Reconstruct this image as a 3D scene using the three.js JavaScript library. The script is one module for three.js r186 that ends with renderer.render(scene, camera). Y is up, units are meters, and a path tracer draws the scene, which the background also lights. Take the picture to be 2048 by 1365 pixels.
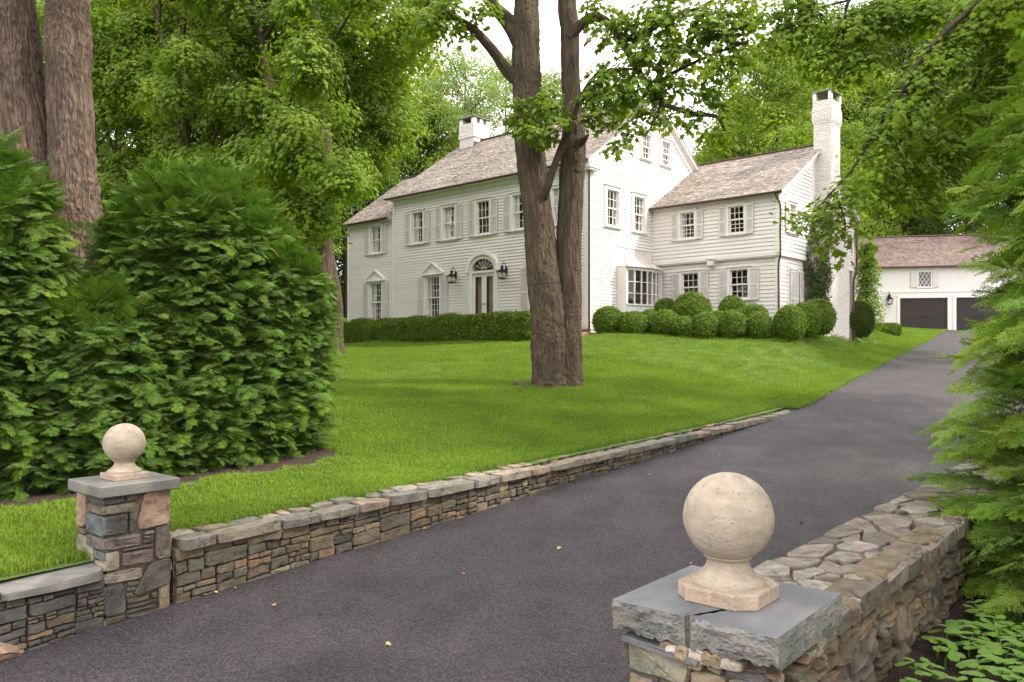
import * as THREE from 'three';
import { mergeGeometries, toCreasedNormals } from 'three/addons/utils/BufferGeometryUtils.js';
import { createNoise3D } from 'simplex-noise';

// ---------------------------------------------------------------- camera, sky, sun, exposure
const scene = new THREE.Scene();
const F = 1589, HY = 705;                                    // focal length and horizon row, in pixels of the 2048 x 1365 photograph
const camera = new THREE.PerspectiveCamera(2 * Math.atan(682.5 / F) * 180 / Math.PI, 2048 / 1365, 0.1, 600);
camera.setViewOffset(2048, 1365, 0, 682.5 - HY, 2048, 1365);   // level camera, shifted lens: verticals stay vertical
camera.position.set(0, 0, 0);                                 // heights are measured from the eye; the verge under it is at -1.55
camera.lookAt(0, 0, -1);
const renderer = new THREE.WebGLRenderer({ antialias: true });
renderer.toneMapping = THREE.LinearToneMapping;
renderer.toneMappingExposure = 3.4;
renderer.shadowMap.enabled = true;

function mulberry(a) { return () => { a = (a + 0x6d2b79f5) | 0; let t = Math.imul(a ^ (a >>> 15), 1 | a); t = (t + Math.imul(t ^ (t >>> 7), 61 | t)) ^ t; return ((t ^ (t >>> 14)) >>> 0) / 4294967296; }; }
const noise3 = createNoise3D(mulberry(11));
function fbm3(x, y, z, o = 4) { let s = 0, a = 0.5; for (let i = 0; i < o; i++) { s += a * noise3(x, y, z); x *= 2.03; y *= 2.03; z *= 2.03; a *= 0.5; } return s; }
const clamp = (x, a, b) => Math.min(b, Math.max(a, x)), lerp = (a, b, t) => a + (b - a) * t, sstep = (a, b, x) => { const t = clamp((x - a) / (b - a), 0, 1); return t * t * (3 - 2 * t); };

{ // bright, thin summer cloud with a little blue between
  const W = 512, H = 256, data = new Float32Array(W * H * 4);
  for (let j = 0; j < H; j++) for (let i = 0; i < W; i++) {
    const el = ((j + 0.5) / H - 0.5) * Math.PI, az = (i + 0.5) / W * Math.PI * 2;
    const x = Math.cos(el) * Math.cos(az), y = Math.sin(el), z = Math.cos(el) * Math.sin(az);
    const c = sstep(-0.32, 0.28, fbm3(x * 2.2 + 4, y * 4.5, z * 2.2, 5) + 0.12);
    const k = y > 0 ? 1 : 0.7, o = (j * W + i) * 4;
    data[o] = k * lerp(0.76, 1.10, c); data[o + 1] = k * lerp(0.85, 1.03, c); data[o + 2] = k * lerp(1.02, 0.97, c); data[o + 3] = 1;
  }
  const t = new THREE.DataTexture(data, W, H, THREE.RGBAFormat, THREE.FloatType);
  t.mapping = THREE.EquirectangularReflectionMapping; t.magFilter = t.minFilter = THREE.LinearFilter; t.needsUpdate = true;
  scene.background = t; scene.environment = t;
}
const sun = new THREE.DirectionalLight(new THREE.Color(1, 0.93, 0.80), 2.0);
sun.position.set(42, 40, -17); sun.target.position.set(2, 0, -22);
sun.castShadow = true; sun.shadow.radius = 5; sun.shadow.mapSize.set(4096, 4096);
Object.assign(sun.shadow.camera, { left: -60, right: 60, top: 60, bottom: -60, near: 1, far: 160 });
scene.add(sun, sun.target);

// ---------------------------------------------------------------- helpers
const V = (x, y, z) => new THREE.Vector3(x, y, z);
const PX = (px, py, d) => V((px - 1024) / F * d, (HY - py) / F * d, -d);      // a pixel of the photograph at a known depth d
const taken = new Map();
function numbered(n) { const k = taken.get(n) ?? 0; taken.set(n, k + 1); return k ? n + '_' + String(k).padStart(3, '0') : n; }
function tag(o, label, category, group, kind) { Object.assign(o.userData, { label, category }); if (group) o.userData.group = group; if (kind) o.userData.kind = kind; return o; }
function shadows(o) { o.castShadow = o.receiveShadow = true; return o; }
function thing(name, label, category, group) { const o = new THREE.Group(); o.name = numbered(name); scene.add(o); return tag(o, label, category, group); }
function part(name, g, m, parent, kind) { const o = shadows(new THREE.Mesh(g, m)); o.name = name; parent.add(o); if (kind) o.userData.kind = kind; return o; }
function grp(name, parent) { const o = new THREE.Group(); o.name = name; parent.add(o); return o; }
function top(name, g, m, label, category, group, kind) { const o = shadows(new THREE.Mesh(g, m)); o.name = numbered(name); scene.add(o); if (label) tag(o, label, category, group); if (kind) o.userData.kind = kind; return o; }
function struct(name, g, m) { const o = shadows(new THREE.Mesh(g, m)); o.name = numbered(name); o.userData.kind = 'structure'; scene.add(o); return o; }
function dup(root, label, group) { const r = root.clone(); r.name = numbered(root.name.replace(/_\d{3}$/, '')); scene.add(r); if (label) r.userData.label = label; if (group) r.userData.group = group; return r; }

// geometry from a flat list of triangle corner positions; uv by the facing plane, in metres
function soup(pos, cols, uvs) {
  const g = new THREE.BufferGeometry(); g.setAttribute('position', new THREE.Float32BufferAttribute(pos, 3));
  if (cols) g.setAttribute('color', new THREE.Float32BufferAttribute(cols, 3));
  g.computeVertexNormals();
  if (uvs) g.setAttribute('uv', new THREE.Float32BufferAttribute(uvs, 2)); else boxUV(g);
  return g;
}
function boxUV(g, k = 1) {
  const p = g.attributes.position, n = g.attributes.normal, uv = new Float32Array(p.count * 2);
  for (let i = 0; i < p.count; i++) {
    const ax = Math.abs(n.getX(i)), ay = Math.abs(n.getY(i)), az = Math.abs(n.getZ(i)), x = p.getX(i), y = p.getY(i), z = p.getZ(i);
    const [a, b] = ay > ax && ay > az ? [x, z] : ax > az ? [z, y] : [x, y];
    uv[i * 2] = a * k; uv[i * 2 + 1] = b * k;
  }
  g.setAttribute('uv', new THREE.BufferAttribute(uv, 2)); return g;
}
function plain(g) { const r = g.index ? g.toNonIndexed() : g; for (const k of Object.keys(r.attributes)) if (!['position', 'normal', 'uv'].includes(k)) r.deleteAttribute(k); return r; }
function merged(list) { return mergeGeometries(list.map(plain)); }
// box by its extents, edges left sharp only where they are under a few pixels
function bx(x0, x1, y0, y1, z0, z1) { const g = new THREE.BoxGeometry(x1 - x0, y1 - y0, z1 - z0); g.translate((x0 + x1) / 2, (y0 + y1) / 2, (z0 + z1) / 2); return boxUV(plain(g)); }
// chamfered box
function cbx(x0, x1, y0, y1, z0, z1, c) {
  const P = [], X = [x0, x1], Y = [y0, y1], Z = [z0, z1], s = (a) => (a ? -c : c);
  const at = (i, j, k, f) => [X[i] + (f === 0 ? 0 : s(i)), Y[j] + (f === 1 ? 0 : s(j)), Z[k] + (f === 2 ? 0 : s(k))];
  const tri = (a, b, d) => P.push(...a, ...b, ...d), mid = V((x0 + x1) / 2, (y0 + y1) / 2, (z0 + z1) / 2);
  const poly = (q) => { const n = V(...q[1]).sub(V(...q[0])).cross(V(...q[2]).sub(V(...q[0]))); if (n.dot(V(...q[0]).sub(mid)) < 0) q.reverse(); for (let i = 1; i < q.length - 1; i++) tri(q[0], q[i], q[i + 1]); };
  for (const i of [0, 1]) { poly([at(i, 0, 0, 0), at(i, 1, 0, 0), at(i, 1, 1, 0), at(i, 0, 1, 0)]); poly([at(0, i, 0, 1), at(1, i, 0, 1), at(1, i, 1, 1), at(0, i, 1, 1)]); poly([at(0, 0, i, 2), at(1, 0, i, 2), at(1, 1, i, 2), at(0, 1, i, 2)]); }
  for (const i of [0, 1]) for (const j of [0, 1]) {
    poly([at(i, j, 0, 0), at(i, j, 1, 0), at(i, j, 1, 1), at(i, j, 0, 1)]); poly([at(i, 0, j, 0), at(i, 1, j, 0), at(i, 1, j, 2), at(i, 0, j, 2)]); poly([at(0, i, j, 1), at(1, i, j, 1), at(1, i, j, 2), at(0, i, j, 2)]);
    for (const k of [0, 1]) poly([at(i, j, k, 0), at(i, j, k, 1), at(i, j, k, 2)]);
  }
  return soup(P);
}
const mat4 = (x, y, z, ry = 0) => new THREE.Matrix4().makeRotationY(ry).setPosition(x, y, z);
// a tapered, knobbly tube along points with radii: trunks, limbs, pipes
function limb(pts, rad, seg, rough = 0, flare = 0, seed = 0, closed = true) {
  const curve = new THREE.CatmullRomCurve3(pts, false, 'centripetal'), L = curve.getLength(), n = Math.max(4, Math.min(seg[1], Math.ceil(L / seg[2]))), m = seg[0];
  const pos = [], uv = [], idx = [], up = V(0, 0, 1), tang = V(), nx = V(), nz = V(), c = V(), q = V();
  const rAt = (t) => { const f = t * (rad.length - 1), i = Math.min(rad.length - 2, Math.floor(f)); return lerp(rad[i], rad[i + 1], f - i); };
  const tOf = pts.map((_, i) => i / (pts.length - 1));
  for (let i = 0; i <= n; i++) {
    const t = i / n; curve.getPoint(t, c); curve.getTangent(t, tang);
    if (Math.abs(tang.dot(up)) > 0.95) up.set(1, 0, 0.2).normalize();
    nx.crossVectors(up, tang).normalize(); nz.crossVectors(tang, nx).normalize(); up.copy(nz);
    const r0 = rAt(t);
    for (let j = 0; j <= m; j++) {
      const a = (j % m) / m * Math.PI * 2, ca = Math.cos(a), sa = Math.sin(a);
      let r = r0 * (1 + (flare ? flare * Math.exp(-t * L / 0.28) * (0.75 + 0.6 * Math.sin(a * 4 + seed * 2) + 0.25 * Math.sin(a * 7 + seed)) : 0));
      if (rough) {
        const y = t * L, w = noise3(ca * 1.3 + seed, y * 0.6, sa * 1.3) * 0.085 + noise3(ca * 3 + seed, y * 1.2, sa * 3) * 0.025;
        const warp = noise3(ca * 2 + 7, y * 1.6, sa * 2 + seed) * 0.5, q1 = 9 * Math.max(0.5, r0 * 2.6), ridge = 1 - Math.abs(noise3((ca + warp * 0.18) * q1, y * 1.1 + warp, (sa + warp * 0.18) * q1 + seed));
        r *= 1 + rough * (w + (ridge * ridge - 0.6) * 0.075 + noise3(ca * 22, y * 5, sa * 22) * 0.022);
      }
      q.copy(c).addScaledVector(nx, ca * r).addScaledVector(nz, sa * r);
      pos.push(q.x, q.y, q.z); uv.push(j / m * Math.max(1, Math.round(r0 * 6.3 / 0.7)), t * L / 1.4);
    }
  }
  for (let i = 0; i < n; i++) for (let j = 0; j < m; j++) { const a = i * (m + 1) + j, b = a + 1, d = a + m + 1, e = d + 1; idx.push(a, b, d, b, e, d); }
  const g = new THREE.BufferGeometry(); g.setAttribute('position', new THREE.Float32BufferAttribute(pos, 3)); g.setAttribute('uv', new THREE.Float32BufferAttribute(uv, 2)); g.setIndex(idx); g.computeVertexNormals();
  const N = g.attributes.normal; for (let i = 0; i <= n; i++) { const a = i * (m + 1), b = a + m; const s = V(N.getX(a) + N.getX(b), N.getY(a) + N.getY(b), N.getZ(a) + N.getZ(b)).normalize(); N.setXYZ(a, s.x, s.y, s.z); N.setXYZ(b, s.x, s.y, s.z); }
  return g;
}
function pipe(pts, r, m = 8) { return limb(pts, [r, r], [m, 40, 0.12]); }

// ---------------------------------------------------------------- textures and materials
function lattice(seed, n) { const r = mulberry(seed), a = new Float32Array(n * n); for (let i = 0; i < a.length; i++) a[i] = r(); return a; }
function tileNoise(seed) {                       // value noise that repeats every 1 in u and v at any whole frequency
  const n = 128, a = lattice(seed, n);
  return (u, v, fu, fv) => {
    const x = u * fu, y = v * fv, xi = Math.floor(x), yi = Math.floor(y), fx = x - xi, fy = y - yi, w = (t) => t * t * (3 - 2 * t);
    const g = (i, j) => a[(((i % fu) + fu) % fu) % n + ((((j % fv) + fv) % fv) % n) * n];
    return lerp(lerp(g(xi, yi), g(xi + 1, yi), w(fx)), lerp(g(xi, yi + 1), g(xi + 1, yi + 1), w(fx)), w(fy));
  };
}
const tn = tileNoise(5), tn2 = tileNoise(91);
const tfbm = (u, v, fu, fv, o = 4, f = tn) => { let s = 0, a = 0.5; for (let i = 0; i < o; i++) { s += a * f(u, v, fu, fv); fu *= 2; fv *= 2; a *= 0.5; } return s / (1 - 0.5 ** o); };
function tex(w, h, fn, srgb = false) {
  const d = new Uint8Array(w * h * 4);
  for (let j = 0; j < h; j++) for (let i = 0; i < w; i++) { const c = fn((i + 0.5) / w, (j + 0.5) / h), o = (j * w + i) * 4, r = Array.isArray(c) ? c : [c, c, c]; for (let k = 0; k < 3; k++) d[o + k] = clamp((srgb ? Math.pow(clamp(r[k], 0, 1), 1 / 2.2) : r[k]) * 255, 0, 255); d[o + 3] = 255; }
  const t = new THREE.DataTexture(d, w, h); t.wrapS = t.wrapT = THREE.RepeatWrapping; t.magFilter = t.minFilter = THREE.LinearFilter; if (srgb) t.colorSpace = THREE.SRGBColorSpace; t.needsUpdate = true; return t;
}
const rep = (t, x, y) => { const c = t.clone(); c.repeat.set(x, y ?? x); c.needsUpdate = true; return c; };
const rgb = (r, g, b) => new THREE.Color().setRGB(r, g, b);
const std = (o) => new THREE.MeshStandardMaterial({ roughness: 0.85, metalness: 0, ...o });

const barkH = (u, v) => { const w = tfbm(u, v, 4, 4, 3) - 0.5, a = Math.abs(tfbm(u + w * 0.10, v + w * 0.05, 14, 3, 3) - 0.5) * 2, b = Math.abs(tfbm(u + w * 0.06, v, 30, 9, 2, tn2) - 0.5) * 2; return clamp(Math.pow(a, 0.6) * 0.75 + b * 0.35, 0, 1); };
const barkBump = tex(512, 512, (u, v) => barkH(u, v));
const barkCol = tex(512, 512, (u, v) => { const h = barkH(u, v), l = tfbm(u, v, 6, 4, 4, tn2), k = 0.5 + 0.75 * h, li = sstep(0.62, 0.72, tfbm(u, v, 9, 7, 3)) * 0.5; return [k * lerp(lerp(0.42, 1.0, l), 0.86, li), k * lerp(lerp(0.40, 0.94, l), 0.88, li), k * lerp(lerp(0.38, 0.90, l), 0.74, li)]; }, true);
const barkMat = (c, b = 0.02) => std({ color: c, map: barkCol, bumpMap: barkBump, bumpScale: b, roughness: 0.95 });
const M = {};
M.bark = barkMat(rgb(0.138, 0.102, 0.066), 0.045); M.barkGrey = barkMat(rgb(0.185, 0.128, 0.095), 0.06); M.barkFar = M.bark;
const grit = tex(512, 512, (u, v) => { const r = tfbm(u, v, 96, 96, 2), s = tn2(u, v, 128, 128); return clamp(0.25 + 0.5 * r + 0.35 * (s - 0.5), 0, 1); });
const asphCol = tex(1024, 1024, (u, v) => { const f = tn(u, v, 128, 128), g = tn2(u * 3 % 1, v * 3 % 1, 120, 120), c = tfbm(u, v, 5, 5, 4, tn2), k = 0.56 + 0.85 * (f - 0.5) + 0.7 * (g - 0.5) + (f > 0.84 ? 0.45 : 0) + 0.35 * (c - 0.5); return [k * 0.98, k * 0.93, k * 0.97]; }, true);
M.asphalt = std({ color: rgb(0.058, 0.049, 0.051), map: asphCol, bumpMap: grit, bumpScale: 0.008, roughness: 0.82, vertexColors: true });
const stoneB = tex(1024, 1024, (u, v) => clamp(0.45 * tfbm(u, v, 7, 7, 5) + 0.35 * (1 - Math.abs(tfbm(u, v, 5, 11, 5, tn2) - 0.5) * 2) + 0.25 * tfbm(u, v, 40, 40, 2, tn2), 0, 1));
const stoneC = tex(1024, 1024, (u, v) => { const a = tfbm(u, v, 5, 8, 6), b = tfbm(u, v, 14, 14, 3, tn2), li = sstep(0.60, 0.66, tfbm(u, v, 11, 11, 5, tn2)), sp = sstep(0.80, 0.9, tn(u, v, 120, 120)), dk = sstep(0.62, 0.7, tfbm(u, v, 17, 9, 4)), k = (0.34 + 1.05 * a) * (1 - 0.35 * dk) - sp * 0.08 + 0.14 * (tn2(u, v, 128, 128) - 0.5); return [k * (0.96 + 0.3 * (b - 0.5)) + li * 0.14, k * 0.93 + li * 0.135, k * (0.88 - 0.22 * (b - 0.5)) + li * 0.10]; }, true);
const stone = (r, g, b) => std({ color: rgb(r, g, b), map: stoneC, bumpMap: stoneB, bumpScale: 0.018, roughness: 0.9 });
M.stones = [stone(0.133, 0.103, 0.067), stone(0.163, 0.125, 0.077), stone(0.099, 0.088, 0.071), stone(0.142, 0.112, 0.074), stone(0.159, 0.122, 0.082), stone(0.116, 0.105, 0.083), stone(0.082, 0.074, 0.065), stone(0.163, 0.138, 0.099)];
M.pink = stone(0.33, 0.22, 0.165); M.rust = stone(0.225, 0.15, 0.09); M.dark = stone(0.085, 0.08, 0.076); M.blue = stone(0.125, 0.135, 0.145); M.brownGrey = stone(0.155, 0.128, 0.102); M.pale = stone(0.30, 0.255, 0.205); M.purple = stone(0.15, 0.115, 0.105); M.tan = stone(0.25, 0.195, 0.13); M.white = stone(0.50, 0.43, 0.36); M.lichen = stone(0.26, 0.24, 0.18);
M.coping = [stone(0.20, 0.18, 0.15), stone(0.24, 0.20, 0.155), stone(0.17, 0.16, 0.145), stone(0.25, 0.19, 0.145), stone(0.21, 0.19, 0.165)];
M.lichenTop = [stone(0.212, 0.183, 0.149), stone(0.170, 0.140, 0.111), stone(0.264, 0.234, 0.200), stone(0.136, 0.111, 0.089), stone(0.196, 0.162, 0.132)];
M.mortar = std({ color: rgb(0.155, 0.125, 0.092), map: stoneC, bumpMap: stoneB, bumpScale: 0.03, roughness: 1 });
const slateB = tex(512, 512, (u, v) => clamp(0.4 * tfbm(u, v, 3, 10, 4) + 0.35 * tfbm(u, v, 30, 60, 2, tn2) + 0.25 * tn(u, v, 120, 120), 0, 1));
const slateC = tex(512, 512, (u, v) => { const a = tfbm(u, v, 3, 8, 5), b = tfbm(u, v, 5, 5, 4, tn2), s = sstep(0.58, 0.7, tfbm(u, v, 4, 4, 5, tn2)), k = 0.62 + 0.5 * (a - 0.5) + 0.35 * (b - 0.5); return [k + s * 0.06, k * 1.0 + s * 0.04, k * 1.02]; }, true);
M.slate = std({ color: rgb(0.205, 0.205, 0.21), map: slateC, bumpMap: slateB, bumpScale: 0.004, roughness: 0.72 });
M.slateEdge = std({ color: rgb(0.22, 0.215, 0.205), map: stoneC, bumpMap: rep(stoneB, 3), bumpScale: 0.02, roughness: 0.9 });
M.slateWarm = std({ color: rgb(0.25, 0.235, 0.21), map: slateC, bumpMap: slateB, bumpScale: 0.006, roughness: 0.8 });
const limeC = tex(1024, 512, (u, v) => { const a = tfbm(u, v, 10, 6, 5), b = tfbm(u, v, 22, 11, 4, tn2), st = tfbm(u, v, 12, 18, 3), pit = sstep(0.93, 0.97, tn(u, v, 120, 60)) * 0.25, dirt = sstep(0.5, 0.68, tfbm(u, v, 8, 10, 5, tn2)), k = 0.74 + 0.34 * (a - 0.5) + 0.22 * (b - 0.5) + 0.18 * (st - 0.5) - pit; return [k - dirt * 0.06, k * 0.95 - dirt * 0.07, k * 0.87 - dirt * 0.09]; }, true);
const limeB = tex(1024, 512, (u, v) => clamp(0.5 * tfbm(u, v, 16, 12, 5) + 0.3 * tfbm(u, v, 50, 50, 2, tn2) + 0.2 - sstep(0.93, 0.97, tn(u, v, 120, 60)) * 0.6, 0, 1));
M.lime = std({ color: rgb(0.46, 0.40, 0.335), map: limeC, bumpMap: limeB, bumpScale: 0.006, roughness: 0.92 });
M.limeBase = std({ color: rgb(0.47, 0.375, 0.31), map: rep(limeC, 2), bumpMap: rep(limeB, 3), bumpScale: 0.008, roughness: 0.95 });
const paintC = tex(512, 512, (u, v) => { const k = 0.95 + 0.10 * (tfbm(u, v, 3, 12, 4) - 0.5) + 0.05 * (tn2(u, v, 60, 120) - 0.5); return [k, k * 0.99, k * 0.97]; }, true);
M.white = M.white; M.paint = std({ color: rgb(0.74, 0.70, 0.68), map: paintC, roughness: 0.55 });
M.board = [0, 1, 2].map((i) => std({ color: rgb(0.74 - 0.02 * i, 0.70 - 0.02 * i, 0.68 - 0.022 * i), map: paintC, roughness: 0.6, vertexColors: false }));
M.trim = std({ color: rgb(0.77, 0.73, 0.705), map: paintC, roughness: 0.5 });
M.shutter = std({ color: rgb(0.64, 0.60, 0.565), map: paintC, roughness: 0.55 });
M.brickPaint = std({ color: rgb(0.70, 0.66, 0.635), map: paintC, bumpMap: stoneB, bumpScale: 0.01, roughness: 0.8, vertexColors: true });
M.brick = [std({ color: rgb(0.40, 0.24, 0.17), map: stoneC, roughness: 0.9 }), std({ color: rgb(0.48, 0.33, 0.24), map: stoneC, roughness: 0.9 }), std({ color: rgb(0.34, 0.19, 0.14), map: stoneC, roughness: 0.9 })];
const grainB = tex(256, 256, (u, v) => tfbm(u, v, 60, 4, 3));
const shC = tex(512, 512, (u, v) => { const k = 0.75 + 0.5 * (tfbm(u, v, 90, 6, 3) - 0.5) + 0.5 * (tfbm(u, v, 5, 5, 4, tn2) - 0.5); return [k, k * 0.97, k * 0.95]; }, true);
M.shingle = std({ color: rgb(1, 1, 1), map: shC, bumpMap: rep(grainB, 2), bumpScale: 0.003, roughness: 0.88, vertexColors: true });
M.copper = std({ color: rgb(0.075, 0.042, 0.032), roughness: 0.55, metalness: 0.25 });
M.iron = std({ color: rgb(0.018, 0.017, 0.018), roughness: 0.45, metalness: 0.5 });
M.leadRoof = std({ color: rgb(0.60, 0.55, 0.50), map: paintC, roughness: 0.5, metalness: 0.15 });
M.inside = std({ color: rgb(0.30, 0.25, 0.20), roughness: 0.9 }); M.wood = std({ color: rgb(0.45, 0.30, 0.15), roughness: 0.5 });
M.curtain = std({ color: rgb(0.74, 0.72, 0.68), roughness: 0.95 }); M.drape = std({ color: rgb(0.30, 0.22, 0.13), roughness: 0.9 });
M.doorDark = std({ color: rgb(0.022, 0.013, 0.011), roughness: 0.6, bumpMap: rep(grainB, 1), bumpScale: 0.002 });
M.glass = new THREE.MeshPhysicalMaterial({ color: rgb(1, 1, 1), transmission: 1, thickness: 0, roughness: 0.02, ior: 1.5, specularIntensity: 1 });
M.lampGlass = new THREE.MeshPhysicalMaterial({ color: rgb(0.95, 0.97, 0.95), transmission: 1, thickness: 0, roughness: 0.05 });
const grassC = tex(1024, 1024, (u, v) => { const a = tfbm(u, v, 7, 7, 5), b = tn2(u, v, 128, 128), c = tn(u * 4 % 1, v * 4 % 1, 110, 110), k = 0.62 + 0.55 * (a - 0.5) + 0.5 * (b - 0.5) + 0.5 * (c - 0.5); return [k * (0.95 + 0.5 * (a - 0.5)), k, k * 0.9]; }, true);
M.lawn = std({ color: rgb(0.125, 0.20, 0.009), map: grassC, bumpMap: grit, bumpScale: 0.02, roughness: 0.95 });
const soilC = tex(512, 512, (u, v) => { const k = 0.35 + 0.9 * tfbm(u, v, 20, 20, 4) * tfbm(u, v, 60, 40, 2, tn2) * 1.6; return [k, k * 0.86, k * 0.78]; }, true);
M.mulch = std({ color: rgb(0.06, 0.034, 0.026), map: soilC, bumpMap: grit, bumpScale: 0.04, roughness: 1 });
M.forest = std({ color: rgb(0.03, 0.035, 0.014), map: soilC, bumpMap: grit, bumpScale: 0.05, roughness: 1 });
const leafMat = (r, g, b, t = 0.38, rough = 1) => new THREE.MeshPhysicalMaterial({ color: rgb(r, g, b), roughness: rough, transmission: t, thickness: 0, specularIntensity: 0.5 });
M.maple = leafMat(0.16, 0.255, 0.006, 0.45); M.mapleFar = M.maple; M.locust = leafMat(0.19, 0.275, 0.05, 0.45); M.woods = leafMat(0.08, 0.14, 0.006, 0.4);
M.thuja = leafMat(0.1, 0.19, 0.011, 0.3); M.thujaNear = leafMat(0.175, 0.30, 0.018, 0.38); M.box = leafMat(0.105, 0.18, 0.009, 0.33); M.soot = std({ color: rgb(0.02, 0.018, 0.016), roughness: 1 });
M.pachy = leafMat(0.13, 0.25, 0.02, 0.35, 0.75); M.blade = leafMat(0.15, 0.243, 0.009, 0.38); M.twig = std({ color: rgb(0.09, 0.06, 0.04), roughness: 0.95 });
M.dry = [std({ color: rgb(0.40, 0.17, 0.06) }), std({ color: rgb(0.48, 0.33, 0.12) }), std({ color: rgb(0.30, 0.34, 0.07) })];

// ---------------------------------------------------------------- the ground: the drive's left edge is the ruler (s along it, n to its left)
const edge = new THREE.CatmullRomCurve3([[-12.5, -4.5], [-8.07, 0.8], [-2.93, 6.96], [-0.2, 10.1], [2.15, 12.85], [4.6, 15.8], [6.75, 18.6], [10.1, 23.8], [16, 33], [22.8, 43.5], [30.0, 54.8], [40, 70], [60, 100]].map(([x, d]) => V(x, 0, -d)), false, 'centripetal');
const edgeL = edge.getLength(), S0 = (() => { let best = 0, bd = 1e9; for (let i = 0; i <= 4000; i++) { const p = edge.getPointAt(i / 4000), e = Math.hypot(p.x + 2.93, p.z + 6.96); if (e < bd) { bd = e; best = i / 4000 * edgeL; } } return best; })();
function SN(s, n) { const u = clamp((s + S0) / edgeL, 0, 1), p = edge.getPointAt(u), t = edge.getTangentAt(u); return [p.x + t.z * n, p.z - t.x * n]; }   // world x, z
const W = 5.09;                                       // width of the drive
const driveY = (d) => -2.756 + 0.078 * d - 0.0 * d;
const CP = [[-8, 0.8, -1.85], [-2.93, 6.96, -1.68], [-0.2, 10.1, -1.60], [2.15, 12.85, -1.47], [4.6, 15.8, -1.30], [6.75, 18.6, -1.28], [10.1, 23.8, -0.88], [16, 33, -0.16], [22.8, 43.5, 0.65], [30, 54.8, 1.54],
  [-2.7, 11.5, -1.5], [-5.3, 8.3, -1.62], [-9, 10, -1.6], [-7, 14, -1.3], [1.05, 18.4, -0.76], [-3, 19, -0.72], [3.3, 28, 0.66], [6.9, 28.4, 0.55], [10, 28.2, 0.66], [13.9, 32.6, 0.98], [0.7, 29.6, 0.33], [-4, 34.5, 0.35], [-8.9, 39.8, 0.36], [-10, 30, 0], [-14, 24, -0.3],
  [2, 33, 0.95], [-4, 38.5, 0.95], [8, 33, 0.9], [18.3, 40, 1.3], [26, 53, 1.62], [14, 45, 1.6], [22, 60, 2.0], [0, 50, 1.6], [-25, 45, 1.5], [0, 75, 4], [40, 75, 3.5], [-40, 75, 4], [-30, 20, -0.5]];
const rbf = (() => {
  const n = CP.length, N = n + 3, A = Array.from({ length: N }, () => new Float64Array(N + 1));
  for (let i = 0; i < n; i++) { for (let j = 0; j < n; j++) A[i][j] = -Math.hypot(CP[i][0] - CP[j][0], CP[i][1] - CP[j][1]); A[i][n] = A[n][i] = 1; A[i][n + 1] = A[n + 1][i] = CP[i][0]; A[i][n + 2] = A[n + 2][i] = CP[i][1]; A[i][N] = CP[i][2]; }
  for (let c = 0; c < N; c++) { let p = c; for (let r = c + 1; r < N; r++) if (Math.abs(A[r][c]) > Math.abs(A[p][c])) p = r; [A[c], A[p]] = [A[p], A[c]]; for (let r = 0; r < N; r++) if (r !== c) { const k = A[r][c] / A[c][c]; if (k) for (let q = c; q <= N; q++) A[r][q] -= k * A[c][q]; } }
  return A.map((r, i) => r[N] / r[i]);
})();
function lawn0(x, d) { let y = rbf[CP.length] + rbf[CP.length + 1] * x + rbf[CP.length + 2] * d; for (let i = 0; i < CP.length; i++) y -= rbf[i] * Math.sqrt((x - CP[i][0]) ** 2 + (d - CP[i][1]) ** 2 + 0.6); return y; }
const wallEnd = 15.3;                                  // the low wall runs out into the lawn here
const topOf = (s) => s < -0.5 ? -1.76 + 0.02 * (s + 0.8) : lerp(lerp(-1.66, -1.52, clamp((s + 0.3) / 7, 0, 1)), -1.30, clamp((s - 6.7) / 8.6, 0, 1)) ;
function G(x, d, n = 99, s = 99) {                     // height of the lawn
  let y = lawn0(x, d) + 0.012 * fbm3(x * 0.9, 3, d * 0.9, 2);
  if (s < wallEnd && s > -9.5 && n < 2.5) y = lerp(y, lerp(Math.min(y, topOf(s) + 0.012), y, sstep(0.3, 2.5, n)), 1 - sstep(wallEnd - 4, wallEnd - 0.5, s));
  if (s > wallEnd - 4 && n < 3) { const q = sstep(wallEnd - 4, wallEnd, s); y = lerp(y, lerp(driveY(d) + 0.035, y, sstep(0, 3, n)), q); }
  return y;
}
const bankY = (x, d, n) => Math.max(driveY(d) + 0.02, -1.56) + 0.10 * Math.max(0, -n - 6) + 0.05 * fbm3(x * 0.7, 9, d * 0.7, 3);
function sheet(S, N, h, m, name, col) {
  const pos = [], uv = [], idx = [], cs = [];
  S.forEach((s) => N.forEach((n) => { const [x, z] = SN(s, n); pos.push(x, h(x, -z, n, s), z); uv.push(x, z); if (col) cs.push(...col(x, -z, n, s)); }));
  for (let i = 0; i < S.length - 1; i++) for (let j = 0; j < N.length - 1; j++) { const a = i * N.length + j, b = a + 1, c = a + N.length, e = c + 1; if (N[1] > N[0]) idx.push(a, c, b, b, c, e); else idx.push(a, b, c, b, e, c); }
  const g = new THREE.BufferGeometry(); g.setAttribute('position', new THREE.Float32BufferAttribute(pos, 3)); g.setAttribute('uv', new THREE.Float32BufferAttribute(uv, 2)); if (col) g.setAttribute('color', new THREE.Float32BufferAttribute(cs, 3)); g.setIndex(idx); g.computeVertexNormals();
  if (g.attributes.normal.getY(0) < 0) { g.index.array.reverse(); g.computeVertexNormals(); }
  return struct(name, g, m);
}
const range = (a, b, st) => { const r = []; for (let x = a; x < b - 1e-6; x += st) r.push(x); r.push(b); return r; };
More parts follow.
